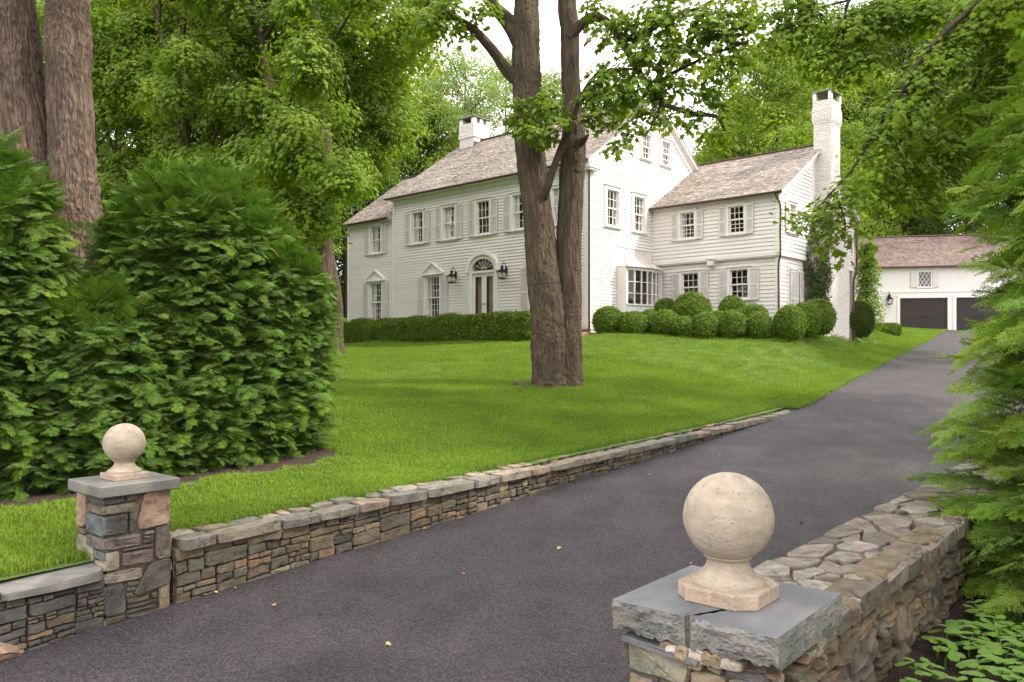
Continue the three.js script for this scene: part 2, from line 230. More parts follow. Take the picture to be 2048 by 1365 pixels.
M.lawn.map = rep(grassC, 1 / 1.7); M.lawn.bumpMap = rep(grit, 1 / 0.8); M.asphalt.map = rep(asphCol, 1 / 1.7); M.asphalt.bumpMap = rep(grit, 1 / 0.9); M.mulch.map = rep(soilC, 1.2); M.forest.map = rep(soilC, 0.5);
sheet([...range(-9, 22, 0.35), ...range(22.5, 62, 0.8)], [...range(0.22, 8, 0.35), ...range(8.6, 24, 0.9), ...range(26, 60, 3)], (x, d, n, s) => G(x, d, n < 0.4 ? 0 : n, s), M.lawn, 'lawn');
sheet([...range(wallEnd - 0.3, 62, 0.4)], [0, 0.11, 0.24], (x, d, n, s) => G(x, d, n, s) + 0.004, M.lawn, 'lawn_edge');
// tyre-worn, slightly paler tracks and dusty patches with ragged outlines lie in the asphalt itself
sheet([...range(-10, 30, 0.3), ...range(30.5, 60, 0.6)], range(0, W + 0.6, 0.28).map((x) => 0.1 - x), (x, d, n, s) => driveY(d) + 0.012 * fbm3(x * 0.5, 1, d * 0.5, 2), M.asphalt, 'driveway', (x, d, n, s) => { const p = fbm3(s * 0.35, n * 1.3, 5, 4), q = fbm3(s * 0.9 + 20, n * 3.2, 2, 4), k = 1 + 0.28 * p + 0.22 * sstep(0.12, 0.35, q); return [k, k * 0.985, k * 0.98]; });
sheet([...range(53, 60, 1)], range(-14, 8, 1), (x, d) => driveY(Math.min(d, 57)) - 0.02, M.asphalt, 'forecourt', () => [1, 0.99, 0.98]);
sheet([...range(-10, 14, 0.3), ...range(15, 60, 1.5)], [...range(5.62, 10, 0.3), ...range(11, 50, 2)].map((x) => -x), (x, d, n) => bankY(x, d, n), M.mulch, 'verge');
sheet(range(-5, 4.4, 0.1), range(1.8, 5.6, 0.1), (x, d, n, s) => { const e = Math.min(n - 2.35, 5.6 - n, 3.9 - s) + 0.35 * fbm3(s * 1.3, n * 1.3, 4, 4); return G(x, d, n, s) + lerp(-0.04, 0.014 + 0.012 * fbm3(x * 6, 2, d * 6, 2), sstep(-0.05, 0.2, e)); }, M.mulch, 'mulch_bed');
{ // woodland floor all round, rising behind the house to the skyline
  const g = new THREE.PlaneGeometry(420, 420, 120, 120); g.rotateX(-Math.PI / 2); const p = g.attributes.position;
  for (let i = 0; i < p.count; i++) { const x = p.getX(i), z = p.getZ(i) - 60, d = -z; p.setZ(i, z); const r = Math.max(0, Math.hypot(x, Math.max(0, d - 40)) - 42); p.setY(i, Math.min(lawn0(clamp(x, -35, 35), clamp(d, 0, 70)) - 1.0, Math.max(driveY(d), -3) - 0.6) + 0.10 * r + 0.6 * sstep(0, 10, r)); }
  g.computeVertexNormals(); boxUV(g); struct('woodland_floor', g, M.forest);
}

// ---------------------------------------------------------------- field stone: irregular cells cut by their neighbours, each stone a mesh of its own
function cells(w, hTop, count, aspect, gap, seed, hBot = () => 0) {
  const r = mulberry(seed), sites = []; let H = 0, B = 1e9; for (let i = 0; i <= 20; i++) { H = Math.max(H, hTop(w * i / 20)); B = Math.min(B, hBot(w * i / 20)); }
  const area = w * (H - B) / aspect, minD = 0.62 * Math.sqrt(area / count);
  const rad = () => minD * (0.55 + 0.75 * Math.pow(r(), 1.6));
  for (let k = 0; k < count * 60 && sites.length < count; k++) { const x = r() * w, y = lerp(B, H, r()); if (y > hTop(x) || y < hBot(x)) continue; const ra = rad(); if (sites.every((q) => Math.hypot((q[0] - x) / aspect, q[1] - y) > 0.62 * (ra + q[2]))) sites.push([x, y, ra]); }
  const out = [];
  for (const a of sites) {
    let poly = [[0, hBot(0)], [w, hBot(w)], [w, hTop(w)], [0, hTop(0)]].map(([x, y]) => [clamp(x, a[0] - 3 * minD * aspect, a[0] + 3 * minD * aspect), y]);
    const x0 = poly[0][0], x1 = poly[1][0]; poly = [[x0, hBot(x0)], [x1, hBot(x1)], [x1, hTop(x1)], [x0, hTop(x0)]];
    for (const b of sites) if (b !== a && Math.abs(b[0] - a[0]) < 6 * minD * aspect) {
      const nx = (b[0] - a[0]) / aspect / aspect, ny = b[1] - a[1], mx = (a[0] + b[0]) / 2, my = (a[1] + b[1]) / 2, len = Math.hypot(nx, ny), q = [];
      const pw = (a[2] * a[2] - b[2] * b[2]) / 2, f = ([x, y]) => ((x - mx) * nx + (y - my) * ny - pw) / len + gap / 2;
      for (let i = 0; i < poly.length; i++) { const p = poly[i], p2 = poly[(i + 1) % poly.length], u = f(p), v = f(p2); if (u <= 0) q.push(p); if ((u < 0) !== (v < 0)) { const t = u / (u - v); q.push([lerp(p[0], p2[0], t), lerp(p[1], p2[1], t)]); } }
      poly = q; if (poly.length < 3) break;
    }
    if (poly.length >= 3) { const xs = poly.map((p) => p[0]), ys = poly.map((p) => p[1]); if (Math.max(...xs) - Math.min(...xs) > 0.03 && Math.max(...ys) - Math.min(...ys) > 0.018) out.push(poly); }
  }
  return out;
}
// stacked field stone: courses split again and again, so that every joint stops at a neighbour
function stacked(w, hTop, hBot, seed, hMax, lMax, gap) {
  const r = mulberry(seed), out = [], map = (u, v) => [u, lerp(hBot(u), hTop(u), v)];
  const cut = (u0, u1, v0, v1) => {
    const um = (u0 + u1) / 2, H = (v1 - v0) * (hTop(um) - hBot(um)), Wd = u1 - u0, hm = hMax * (0.32 + 0.68 * r()), lm = Math.min(lMax * (0.35 + 0.65 * r()), Math.max(0.12, H * (2 + 3.5 * r())));
    if (Wd > 1.5 || (Wd > lm && (Wd > H * 2.2 || H <= hm))) { const t = lerp(u0, u1, 0.32 + 0.36 * r()); cut(u0, t, v0, v1); cut(t, u1, v0, v1); return; }
    if (H > hm && H > 0.05) { const t = lerp(v0, v1, 0.28 + 0.44 * r()); cut(u0, u1, v0, t); cut(u0, u1, t, v1); return; }
    const j = () => (r() - 0.5) * Math.min(0.022, H * 0.22), k = () => (r() - 0.5) * Math.min(0.05, Wd * 0.16), g = gap / 2, P = (u, v, su, sv) => { const q = map(u, v); return [q[0] + su * g + (su ? k() * 0.5 : k()), q[1] + sv * g + j()]; };
    const poly = [P(u0, v0, 1, 1), P(lerp(u0, u1, 0.5), v0, 0, 1), P(u1, v0, -1, 1)]; if (r() < 0.5) poly.push(P(u1, lerp(v0, v1, 0.5), -1, 0)); poly.push(P(u1, v1, -1, -1), P(lerp(u0, u1, 0.3 + 0.4 * r()), v1, 0, -1), P(u0, v1, 1, -1)); if (r() < 0.5) poly.push(P(u0, lerp(v0, v1, 0.5), 1, 0));
    if (H > 0.014 && Wd > 0.03) out.push(poly);
  };
  cut(0, w, 0, 1); return out;
}
function rounded(poly, k = 0.24) { const q = []; for (let i = 0; i < poly.length; i++) { const a = poly[i], b = poly[(i + 1) % poly.length]; if (Math.hypot(a[0] - b[0], a[1] - b[1]) < 0.02) { q.push([(a[0] + b[0]) / 2, (a[1] + b[1]) / 2]); continue; } q.push([lerp(a[0], b[0], k), lerp(a[1], b[1], k)], [lerp(a[0], b[0], 1 - k), lerp(a[1], b[1], 1 - k)]); } return q; }
// one stone: outline in (u, v), its face bulging to depth `proud`, its back at -deep; map(u, v, w) places it
function stoneGeo(poly, proud, deep, map, r, bevel = 0.014, lumps = 0.010, k = 0.24) {
  const p = rounded(poly, k), n = p.length; let cu = 0, cv = 0; p.forEach((q) => { cu += q[0] / n; cv += q[1] / n; });
  const tu = (r() - 0.5) * 0.10, tv = (r() - 0.5) * 0.16, sd = r() * 50;
  const ring = (k, w, tilt) => p.map(([u, v]) => { const l = Math.hypot(u - cu, v - cv) || 1, s = Math.max(0.12, 1 - k / l), x = cu + (u - cu) * s, y = cv + (v - cv) * s; return map(x, y, w + (tilt ? (x - cu) * tu + (y - cv) * tv + lumps * noise3(x * 9 + sd, y * 9, 3) : 0)); });
  const size = Math.sqrt(Math.abs(p.reduce((s, q, i) => s + q[0] * p[(i + 1) % n][1] - q[1] * p[(i + 1) % n][0], 0)) / 2), bv = Math.min(bevel, size * 0.16);
  const R = [ring(0, -deep, false), ring(0, proud - bv, true), ring(bv * 0.8, proud, true), ring(size * 0.26, proud + bv * 0.12, true)], c = map(cu, cv, proud + bv * 0.15 + lumps * noise3(cu * 9, cv * 9, sd)), T = [];
  for (let k2 = 0; k2 < 3; k2++) for (let i = 0; i < n; i++) { const j = (i + 1) % n; T.push(R[k2][i], R[k2][j], R[k2 + 1][j], R[k2][i], R[k2 + 1][j], R[k2 + 1][i]); }
  for (let i = 0; i < n; i++) T.push(R[3][i], R[3][(i + 1) % n], c);
  const g = soup(T.flat());
  const a = V(...T[0]), bsum = V(...c).sub(V(...map(cu, cv, -deep))), fn = V(...R[3][1]).sub(V(...R[3][0])).cross(V(...c).sub(V(...R[3][0])));
  if (fn.dot(bsum) < 0) { const P = g.attributes.position; for (let i = 0; i < P.count; i += 3) { const x = P.getX(i), y = P.getY(i), z = P.getZ(i); P.setXYZ(i, P.getX(i + 1), P.getY(i + 1), P.getZ(i + 1)); P.setXYZ(i + 1, x, y, z); } g.computeVertexNormals(); boxUV(g); }
  const sm = toCreasedNormals(g, 0.38); g.setAttribute('normal', sm.attributes.normal);
  const o = r() * 10, U = g.attributes.uv; for (let i = 0; i < U.count; i++) U.setXY(i, (U.getX(i) + o) * 1.6, (U.getY(i) + o * 0.7) * 1.6);
  return g;
}
const pick = (r, a) => a[Math.floor(r() * a.length)];
const mapSN = (s0, off, side) => (u, v, w) => { const [x, z] = SN(s0 + u, off + side * w); return [x, v, z]; };

// the low retaining wall along the drive, and its short run on the street side of the pier
const baseOf = (s) => { const [x, z] = SN(s, 0); return driveY(-z) - 0.05; };
function wallRun(t, a, b, seed, count, cover, fresh) {
  const r = mulberry(seed), pal = M.stones;
  const slabT = (s) => 0.075 + 0 * s;
  for (const poly of stacked(b - a, (u) => topOf(a + u) - slabT(a + u) - 0.006, (u) => baseOf(a + u), seed, fresh ? 0.15 : 0.23, fresh ? 0.7 : 0.72, 0.010)) {
    const cu = poly.reduce((q, p) => q + p[0], 0) / poly.length, k = r();
    part('stone', stoneGeo(poly, 0.012 + 0.035 * r(), 0.16, mapSN(a, 0.05, -1), r, 0.012, 0.006, 0.13), k < 0.06 ? M.rust : k < 0.10 ? M.tan : fresh && k < 0.5 ? M.dark : pick(r, pal), t);
  }
  // coping: broad slabs along the face, smaller flat pieces behind them
  const lay = (w0, w1, l0, l1, th, rows, mats, jit) => {
    let s = a + 0.02; while (s < b - 0.05) {
      let l = Math.min(l0 + r() * (l1 - l0), b - s); if (b - s - l < l0 * 0.5) l = b - s;
      const q = jit, x0 = s + 0.006, x1 = s + l - 0.006, fade = clamp((b - s) / 3, 0.35, 1), T = th * (0.75 + 0.5 * r()) * (fresh ? 1 : 0.55 + 0.45 * fade);
      const poly = [[x0 + q * r(), w0 + q * r()], [lerp(x0, x1, 0.5), w0 - q * 0.5 * r()], [x1 - q * r(), w0 + q * r()], [x1 - q * r(), lerp(w0, w1, 0.6)], [x1 - q * 1.5 * r(), w1 - 1.5 * q * r()], [lerp(x0, x1, 0.4), w1 - q * r()], [x0 + q * 1.5 * r(), w1 - q * r()]];
      const y0 = topOf(s + l / 2) - slabT(s) + rows * (0.01 + 0.015 * r()), tilt = (r() - 0.5) * 0.05;
      part('coping_stone', stoneGeo(poly, T, 0.02, (u, v, w) => { const [x, z] = SN(u, v); return [x, y0 + w + (topOf(u) - topOf(s + l / 2)) + (u - s - l / 2) * tilt, z]; }, r, 0.006, 0.007, 0.1), pick(r, mats), t);
      s += l;
    }
  };
  lay(-0.035, cover, fresh ? 0.8 : 0.26, fresh ? 1.5 : 0.85, fresh ? 0.075 : 0.062, 0, fresh ? [M.slateWarm, M.slate] : M.coping, 0.022);
  if (!fresh) { lay(cover + 0.01, cover + 0.2, 0.14, 0.42, 0.06, 1, [...M.coping, M.pale, M.tan, M.pink], 0.03); lay(cover + 0.19, cover + 0.31, 0.1, 0.34, 0.045, 1, [...M.coping, M.pale, M.tan], 0.035); }
  const core = []; for (const s of range(a, b - 0.4, 0.4)) { const s1 = Math.min(b, s + 0.4), c = [[s, 0.075], [s1, 0.075], [s1, 0.5], [s, 0.5]].map(([q, n]) => SN(q, n)); const y0 = baseOf(s) - 0.2, y1 = topOf(s) - 0.085, q = (i, y) => [c[i][0], y, c[i][1]], quad = (A, B, C, D) => core.push(...A, ...B, ...C, ...A, ...C, ...D); quad(q(0, y0), q(1, y0), q(1, y1), q(0, y1)); quad(q(0, y1), q(1, y1), q(2, y1), q(3, y1)); }
  part('core', soup(core), M.mortar, t); 
}
const lowWall = thing('stone_wall', 'low dry stone retaining wall between the lawn and the driveway', 'stone wall');
wallRun(lowWall, 0.0, wallEnd, 71, 285, 0.22, false);
const streetWall = thing('stone_wall', 'short stone wall of thin dark slates under a long slab, beside the square-plinth pier', 'stone wall');
wallRun(streetWall, -4.2, -0.575, 33, 190, 0.40, true);
{ const r = mulberry(8); part('boulder', stoneGeo([[-2.02, -2.33], [-1.2, -2.33], [-1.16, -2.26], [-1.32, -2.17], [-1.5, -2.10], [-1.86, -2.13], [-2.03, -2.2]].map(([u, v]) => [u + 4.2, v]), 0.075, 0.1, mapSN(-4.2, 0.05, -1), r, 0.04, 0.04, 0.2), M.pink, streetWall); }

// the wall on the other side of the drive: lichened tops, its outer face in shade
const farWall = thing('stone_wall', 'thick mortared stone wall with lichened top behind the cracked bluestone pier cap', 'stone wall');
{
  const r = mulberry(15), a = -0.36, b = 9.5, n0 = -W, n1 = -W - 0.53, yT = (s) => -1.105 + 0.006 * s;
  for (const poly of cells(b - a, () => 0.56, 135, 1.4, 0.014, 18, () => -0.02)) { const cs = poly.reduce((q, p) => q + p[0], 0) / poly.length, y0 = yT(a + cs) - 0.05 + 0.014 * r(), tu = (r() - 0.5) * 0.10; part('coping_stone', stoneGeo(poly, 0.045 + 0.02 * r(), 0.03, (u, v, w) => { const [x, z] = SN(a + u, n0 - v); return [x, y0 + w + (u - cs) * tu, z]; }, r, 0.007, 0.009, 0.1), pick(r, M.lichenTop), farWall); }
  for (const poly of stacked(b - a, () => 0.60, () => 0, 51, 0.30, 0.75, 0.018)) part('stone', stoneGeo(poly.map(([u, v]) => [u, v]), 0.01 + 0.05 * r(), 0.12, (u, v, w) => { const [x, z] = SN(a + u, n1 + 0.03 - w); return [x, -1.68 + v + 0.006 * u, z]; }, r, 0.016, 0.02, 0.16), pick(r, [M.stones[0], M.stones[1], M.stones[3], M.brownGrey, M.rust, M.stones[4]]), farWall);
  for (const poly of stacked(b - a, () => 1.0, () => 0, 52, 0.36, 0.8, 0.018)) part('stone', stoneGeo(poly, 0.01 + 0.04 * r(), 0.12, (u, v, w) => { const [x, z] = SN(a + u, n0 - 0.03 + w); return [x, yT(a + u) - 0.055 - v, z]; }, r, 0.02, 0.02), pick(r, M.stones), farWall);
  const core = []; for (const s of range(a, b - 0.5, 0.5)) { const s1 = s + 0.5, c = [[s, n0 - 0.05], [s1, n0 - 0.05], [s1, n1 + 0.06], [s, n1 + 0.06]].map(([q, n]) => SN(q, n)), y0 = -2.6, y1 = yT(s) - 0.010, q = (i, y) => [c[i][0], y, c[i][1]], quad = (A, B, C, D) => core.push(...A, ...B, ...C, ...A, ...C, ...D); quad(q(0, y0), q(1, y0), q(1, y1), q(0, y1)); quad(q(0, y1), q(1, y1), q(2, y1), q(3, y1)); quad(q(3, y0), q(2, y0), q(2, y1), q(3, y1)); }
  part('core', soup(core), M.mortar, farWall);
}

// ---------------------------------------------------------------- gate piers and their ball finials
function frameAt(s, n) { const [x, z] = SN(s, n), t = edge.getTangentAt((s + S0) / edgeL); return { x, z, ry: Math.atan2(-t.z, t.x) }; }   // local +x runs along the drive, local +z to its right
{ // left pier, stones laid as in the photograph: [u0, u1, v0, v1, stone] with v counted down from the cap
  const f = frameAt(-0.30, 0.30), pier = thing('gate_pier', 'square stone gate pier with whole bluestone cap, standing before the tall evergreen hedge', 'gate pier');
  pier.position.set(f.x, -2.43, f.z); pier.rotation.y = f.ry;
  const r = mulberry(4), h = 0.275, H = 1.24;
  const face = [[0, 0.3, 0.005, 0.05, M.dark], [0.31, 0.5, 0, 0.05, M.brownGrey], [0, 0.46, 0.06, 0.12, M.brownGrey], [0.49, 1, 0, 0.255, M.pink, [[0.58, 0], [1, 0], [1, 0.24], [0.5, 0.258], [0.49, 0.2]]], [0, 0.33, 0.13, 0.265, M.dark], [0.345, 0.42, 0.13, 0.262, M.dark], [0, 0.56, 0.275, 0.36, M.purple], [0.575, 0.74, 0.27, 0.295, M.blue], [0.575, 0.74, 0.30, 0.32, M.stones[0]], [0.575, 0.74, 0.325, 0.352, M.stones[5]], [0.755, 1, 0.252, 0.47, M.brownGrey], [0, 0.22, 0.37, 0.50, M.pale], [0.24, 0.74, 0.362, 0.385, M.stones[5]], [0.25, 0.73, 0.392, 0.49, M.purple], [0, 0.56, 0.51, 0.585, M.pale], [0.42, 1, 0.48, 0.70, M.stones[2], [[0.64, 0.5], [1, 0.478], [1, 0.66], [0.41, 0.70]]], [0, 0.30, 0.595, 0.80, M.dark], [0.32, 0.5, 0.595, 0.625, M.stones[5]], [0.32, 0.46, 0.632, 0.66, M.brownGrey], [0.32, 0.42, 0.668, 0.70, M.rust], [0.32, 0.66, 0.71, 0.74, M.stones[0]], [0.32, 0.78, 0.747, 0.772, M.stones[2]], [0.32, 0.78, 0.78, 0.81, M.dark], [0.68, 0.79, 0.70, 0.74, M.stones[6]], [0.81, 1, 0.672, 0.84, M.tan], [0.32, 0.8, 0.817, 0.845, M.stones[0]], [0, 0.58, 0.852, 1, M.tan], [0.6, 1, 0.852, 0.89, M.dark], [0.6, 1, 0.897, 1, M.stones[0]], [0, 0.3, 0.808, 0.845, M.stones[5]]];
  const side = [[0, 0.34, 0, 0.24, M.pink], [0.36, 1, 0, 0.06, M.dark], [0.36, 1, 0.07, 0.125, M.brownGrey], [0.36, 1, 0.135, 0.27, M.blue], [0, 0.34, 0.25, 0.29, M.stones[0]], [0.36, 1, 0.28, 0.36, M.purple], [0, 0.6, 0.30, 0.50, M.lichen], [0.62, 1, 0.37, 0.43, M.blue], [0.62, 1, 0.44, 0.50, M.pale], [0, 1, 0.51, 0.585, M.pale], [0, 0.4, 0.595, 0.8, M.stones[3]], [0.42, 1, 0.595, 0.8, M.dark], [0, 1, 0.81, 1, M.tan]];
  const lay = (rows, mp) => { for (const [u0, u1, v0, v1, m, pl] of rows) { const g = 0.005, q = (pl ?? [[u0, v0], [u1, v0], [u1, v1], [u0, v1]]).map(([u, v]) => [u * 2 * h, v * H]), c = q.reduce((s, p) => [s[0] + p[0] / q.length, s[1] + p[1] / q.length], [0, 0]), z = q.map(([u, v]) => [u + Math.sign(c[0] - u) * g + (r() - 0.5) * 0.010, v + Math.sign(c[1] - v) * g * 0.8 + (r() - 0.5) * 0.006]); part('stone', stoneGeo(z, 0.006 + 0.016 * r(), 0.1, mp, r, 0.009, 0.012, 0.1), m, pier); } };
  lay(face, (u, v, w) => [u - h, H - v, h - 0.005 + w]); lay(side, (u, v, w) => [-h + 0.005 - w, H - v, u - h]);
  lay(face.filter((_, i) => i % 1 === 0), (u, v, w) => [h - u, H - v, -h + 0.005 - w]); lay(side, (u, v, w) => [h - 0.005 + w, H - v, h - u]);
  part('core', bx(-h + 0.03, h - 0.03, 0, H, -h + 0.03, h - 0.03), M.mortar, pier);
  const cap = cbx(-0.335, 0.335, H, H + 0.095, -0.335, 0.335, 0.008), P = cap.attributes.position; part('cap', cap, M.slateWarm, pier);
}
function finial(name, label, x, y, z, ry, R, oct) {
  const t = thing(name, label, 'ball finial'); t.position.set(x, y, z); t.rotation.y = ry;
  const lathe = (pts, n = 72) => { const g = new THREE.LatheGeometry(pts.map(([a, b]) => new THREE.Vector2(a, b)), n); return g; };
  const pl = 0.14 * R / 0.18, k = R / 0.18;
  if (oct) { const sh = new THREE.Shape(), a = 0.165 * k, c = 0.065 * k;[[a, -a + c], [a, a - c], [a - c, a], [-a + c, a], [-a, a - c], [-a, -a + c], [-a + c, -a], [a - c, -a]].forEach(([u, v], i) => (i ? sh.lineTo(u, v) : sh.moveTo(u, v))); const g = new THREE.ExtrudeGeometry(sh, { depth: 0.048 * k, bevelEnabled: true, bevelSize: 0.006, bevelThickness: 0.006, bevelSegments: 2 }); g.rotateX(-Math.PI / 2); g.translate(0, 0.006, 0); part('plinth', boxUV(plain(g)), M.limeBase, t); }
  else part('plinth', cbx(-0.155 * k, 0.155 * k, 0, 0.056 * k, -0.155 * k, 0.155 * k, 0.006), M.limeBase, t);
  const h0 = 0.052 * k, neck = [[0.143, 0], [0.146, 0.008], [0.146, 0.022], [0.140, 0.028], [0.128, 0.036], [0.108, 0.050], [0.094, 0.066], [0.086, 0.082], [0.083, 0.096], [0.086, 0.106], [0.094, 0.111], [0.098, 0.117], [0.098, 0.132], [0.09, 0.145], [0.07, 0.155]].map(([a, b]) => [a * k, h0 + b * k]);
  part('neck', lathe(neck), M.lime, t);
  const cy = h0 + (0.118 + 0.155) * k, ball = []; for (let i = 0; i <= 64; i++) { const a = -Math.PI / 2 + i / 64 * Math.PI; ball.push([Math.max(1e-4, R * Math.cos(a)), cy + R * Math.sin(a)]); }
  const g = lathe(ball, 120), P = g.attributes.position; for (let i = 0; i < P.count; i++) { const v = V(P.getX(i), P.getY(i) - cy, P.getZ(i)), q = 1 + 0.004 * noise3(v.x * 9, v.y * 14, v.z * 9) + 0.0035 * noise3(v.x * 28, v.y * 40, v.z * 28); P.setXYZ(i, v.x * q, cy + v.y * q, v.z * q); } 
  g.computeVertexNormals(); { const N = g.attributes.normal, m = 65; for (let i = 0; i < m; i++) { N.setXYZ(120 * m + i, N.getX(i), N.getY(i), N.getZ(i)); } }
  part('ball', g, M.lime, t); return t;
}
{ const f = frameAt(-0.30, 0.30); finial('ball_finial', 'weathered stone ball on a square plinth atop the pier before the evergreen hedge', f.x, -2.43 + 1.24 + 0.095, f.z, f.ry, 0.170, false); }
{ // right pier: a cracked bluestone cap over a rubble shaft
  const f = frameAt(-0.59, -W - 0.335), pier = thing('gate_pier', 'rubble stone gate pier with a cracked bluestone cap in two pieces', 'gate pier'), y0 = -0.918;
  pier.position.set(f.x, y0, f.z); pier.rotation.y = f.ry;
  const r = mulberry(29), a = 0.315, T = 0.112;
  // crack runs from the street face (-x) to the far face
  const crack = [[-a, 0.0], [-0.292, -0.014], [-0.27, 0.012], [-0.245, 0.008], [-0.215, 0.04], [-0.19, 0.038], [-0.17, 0.06], [-0.08, 0.05], [0.1, 0.02], [0.2, 0.05], [a, 0.03]];
  const slab = (pts, up) => {
    const n = pts.length, T0 = [], cx = pts.reduce((s, p) => s + p[0], 0) / n, cz = pts.reduce((s, p) => s + p[1], 0) / n, rowsN = 5, fine = [];
    for (let i = 0; i < n; i++) { const p = pts[i], q = pts[(i + 1) % n], L = Math.hypot(p[0] - q[0], p[1] - q[1]), m = Math.max(1, Math.round(L / 0.012)); for (let k = 0; k < m; k++) fine.push([lerp(p[0], q[0], k / m), lerp(p[1], q[1], k / m), L > 0.2]); }
    const at = (i, j) => { const [x, z, outer] = fine[i % fine.length], street = outer && x < -a + 0.02, t = j / rowsN, cut = street ? 0.010 * fbm3(z * 14, t * 3.0, up, 3) - 0.012 * t : 0.0015 * noise3(x * 40, t * 8, z * 40), chip = j === 0 ? 0.003 + (street ? 0.004 * Math.max(0, noise3(z * 30, 1, up)) : 0) : 0, l = Math.hypot(x - cx, z - cz); const low = street && j === rowsN ? 0.022 * Math.max(0, noise3(z * 11 + 3, up, 2)) + 0.012 * Math.max(0, noise3(z * 30, up, 5)) : 0; return [x + (cut * (street ? -1 : 0)) + (cx - x) / l * chip, -T * t + low, z + (cz - z) / l * chip]; };
    for (let i = 0; i < fine.length; i++) for (let j = 0; j < rowsN; j++) T0.push(at(i, j), at(i + 1, j), at(i + 1, j + 1), at(i, j), at(i + 1, j + 1), at(i, j + 1));
    const nS = T0.length; 
    const out = [[], []]; const emit = (list, tris) => { for (let i = 0; i < tris.length; i += 3) { const A = V(...tris[i]), B = V(...tris[i + 1]), C = V(...tris[i + 2]), nn = B.clone().sub(A).cross(C.clone().sub(A)), m = A.clone().add(B).add(C).divideScalar(3).sub(V(cx, -T / 2, cz)); const o = nn.dot(m) < 0 ? [A, C, B] : [A, B, C]; o.forEach((q) => list.push(q.x, q.y, q.z)); } };
    emit(out[1], T0); const topT = []; for (let i = 0; i < fine.length; i++) { topT.push(at(i, 0), at(i + 1, 0), [cx, 0.0, cz], at(i, rowsN), at(i + 1, rowsN), [cx, -T, cz]); } emit(out[0], topT);
    const s = part('cap_slab', soup(out[0]), M.slate, pier); part('broken_edge', soup(out[1]), M.slateEdge, s);
  };
  slab([...crack.map(([x, z], i) => [x, z - (i ? 0.005 : 0.016)]), [a, -a], [-a, -a]].reverse(), 1);
  slab([...crack.map(([x, z], i) => [x, z + (i ? 0.005 : 0.012)]), [a, a], [-a, a]], 7);
  const h = 0.27, pal = [M.tan, M.brownGrey, M.stones[1], M.lichen, M.rust, M.stones[0], M.dark, M.pale, M.stones[7]];
  const wall = (seed, mp, c) => { for (const poly of stacked(2 * h, () => 1.25, () => 0, seed, 0.14, 0.34, 0.012)) part('stone', stoneGeo(poly, 0.0 + 0.04 * r(), 0.12, mp, r, 0.014, 0.014, 0.2), pick(r, pal), pier); };
  wall(61, (u, v, w) => [-h - w, -T - 0.03 - v, u - h], 62); wall(62, (u, v, w) => [u - h, -T - 0.03 - v, h + w], 50); wall(63, (u, v, w) => [u - h, -T - 0.03 - v, -h - w], 50);
  part('core', bx(-h + 0.02, h - 0.02, -1.6, -T - 0.012, -h + 0.02, h - 0.02), M.mortar, pier);
  // pale chips and slivers packed under the cap
  for (let i = 0; i < 9; i++) { const z = -0.1 + i * 0.032 + 0.01 * r(), w = 0.02 + 0.022 * r(), hh = 0.014 + 0.016 * r(); part('packing_stone', stoneGeo([[z - w, -hh], [z + w * 0.8, -hh * 1.1], [z + w, hh * 0.4], [z, hh], [z - w * 0.9, hh * 0.5]], 0.02 + 0.01 * r(), 0.12, (u, v, q) => [-h - 0.01 - q, -T - 0.018 + v, u], r, 0.008, 0.006, 0.2), pick(r, [M.white, M.pale, M.white, M.tan]), pier); }
  part('packing_stone', stoneGeo([[-0.29, -0.015], [0.03, -0.028], [0.04, -0.006], [-0.28, 0.008]], 0.035, 0.1, (u, v, q) => [-h - q, -T - 0.024 + v, u], r, 0.006, 0.006, 0.1), M.slate, pier);
  finial('ball_finial', 'large weathered stone ball on an eight-sided plinth over the cracked pier cap', f.x, y0, f.z, f.ry, 0.166, true);
}

// ---------------------------------------------------------------- the house, in its own axes: x along the front towards the near corner, z out of the front, y up from its sill
const house = thing('house', 'large white clapboard house with cedar shingle roofs, shutters and two white brick chimneys', 'house');
house.position.set(2.87, 1.02, -30); house.rotation.y = -41.7 * Math.PI / 180;
const hr = mulberry(77);
const boards = [];                                           // [geometry, length, material]
// a wall: frame (x, z, ry) with u along it; boards between h0 and h1, clipped by umin(h), umax(h), cut round openings
function clap(f, h0, h1, umin, umax, open, e = 0.128) {
  const m = mat4(f[0], 0, f[1], f[2]);
  for (let h = h0; h < h1 - 0.01; h += e) {
    const t = Math.min(h + e + 0.012, h1 + 0.02), mid = h + e / 2; let segs = [[umin(mid), umax(mid), true, true]];
    for (const o of open) if (mid > o[2] - 0.02 && mid < o[3] + 0.02) segs = segs.flatMap(([a, b, p, q]) => (o[1] <= a || o[0] >= b ? [[a, b, p, q]] : [[a, o[0], p, false], [o[1], b, false, q]].filter(([c, d]) => d - c > 0.02)));
    for (const [a, b, p, q] of segs) {
      if (b - a < 0.03) continue;
      const jit = (hr() - 0.5) * 0.003, lo = 0.036 + jit, hi = 0.004, a0 = p ? umin(h) : a, a1 = p ? umin(Math.min(t, h1)) : a, b0 = q ? umax(h) : b, b1 = q ? umax(Math.min(t, h1)) : b;
      const A = [a0, h, lo], B = [b0, h, lo], C = [b1, t, hi], D = [a1, t, hi], E = [a0, h, 0], Fq = [b0, h, 0], Gq = [b1, t, 0], Hq = [a1, t, 0], g = soup([A, B, C, A, C, D, E, Fq, B, E, B, A, Fq, Gq, C, Fq, C, B, Hq, E, A, Hq, A, D].flat());
      const U = g.attributes.uv, o1 = hr() * 3, o2 = hr() * 3; for (let i = 0; i < U.count; i++) U.setXY(i, U.getX(i) * 0.35 + o1, U.getY(i) * 0.35 + o2);
      boards.push([g.applyMatrix4(m), b - a, M.board[Math.floor(hr() * 3)]]);
    }
  }
}
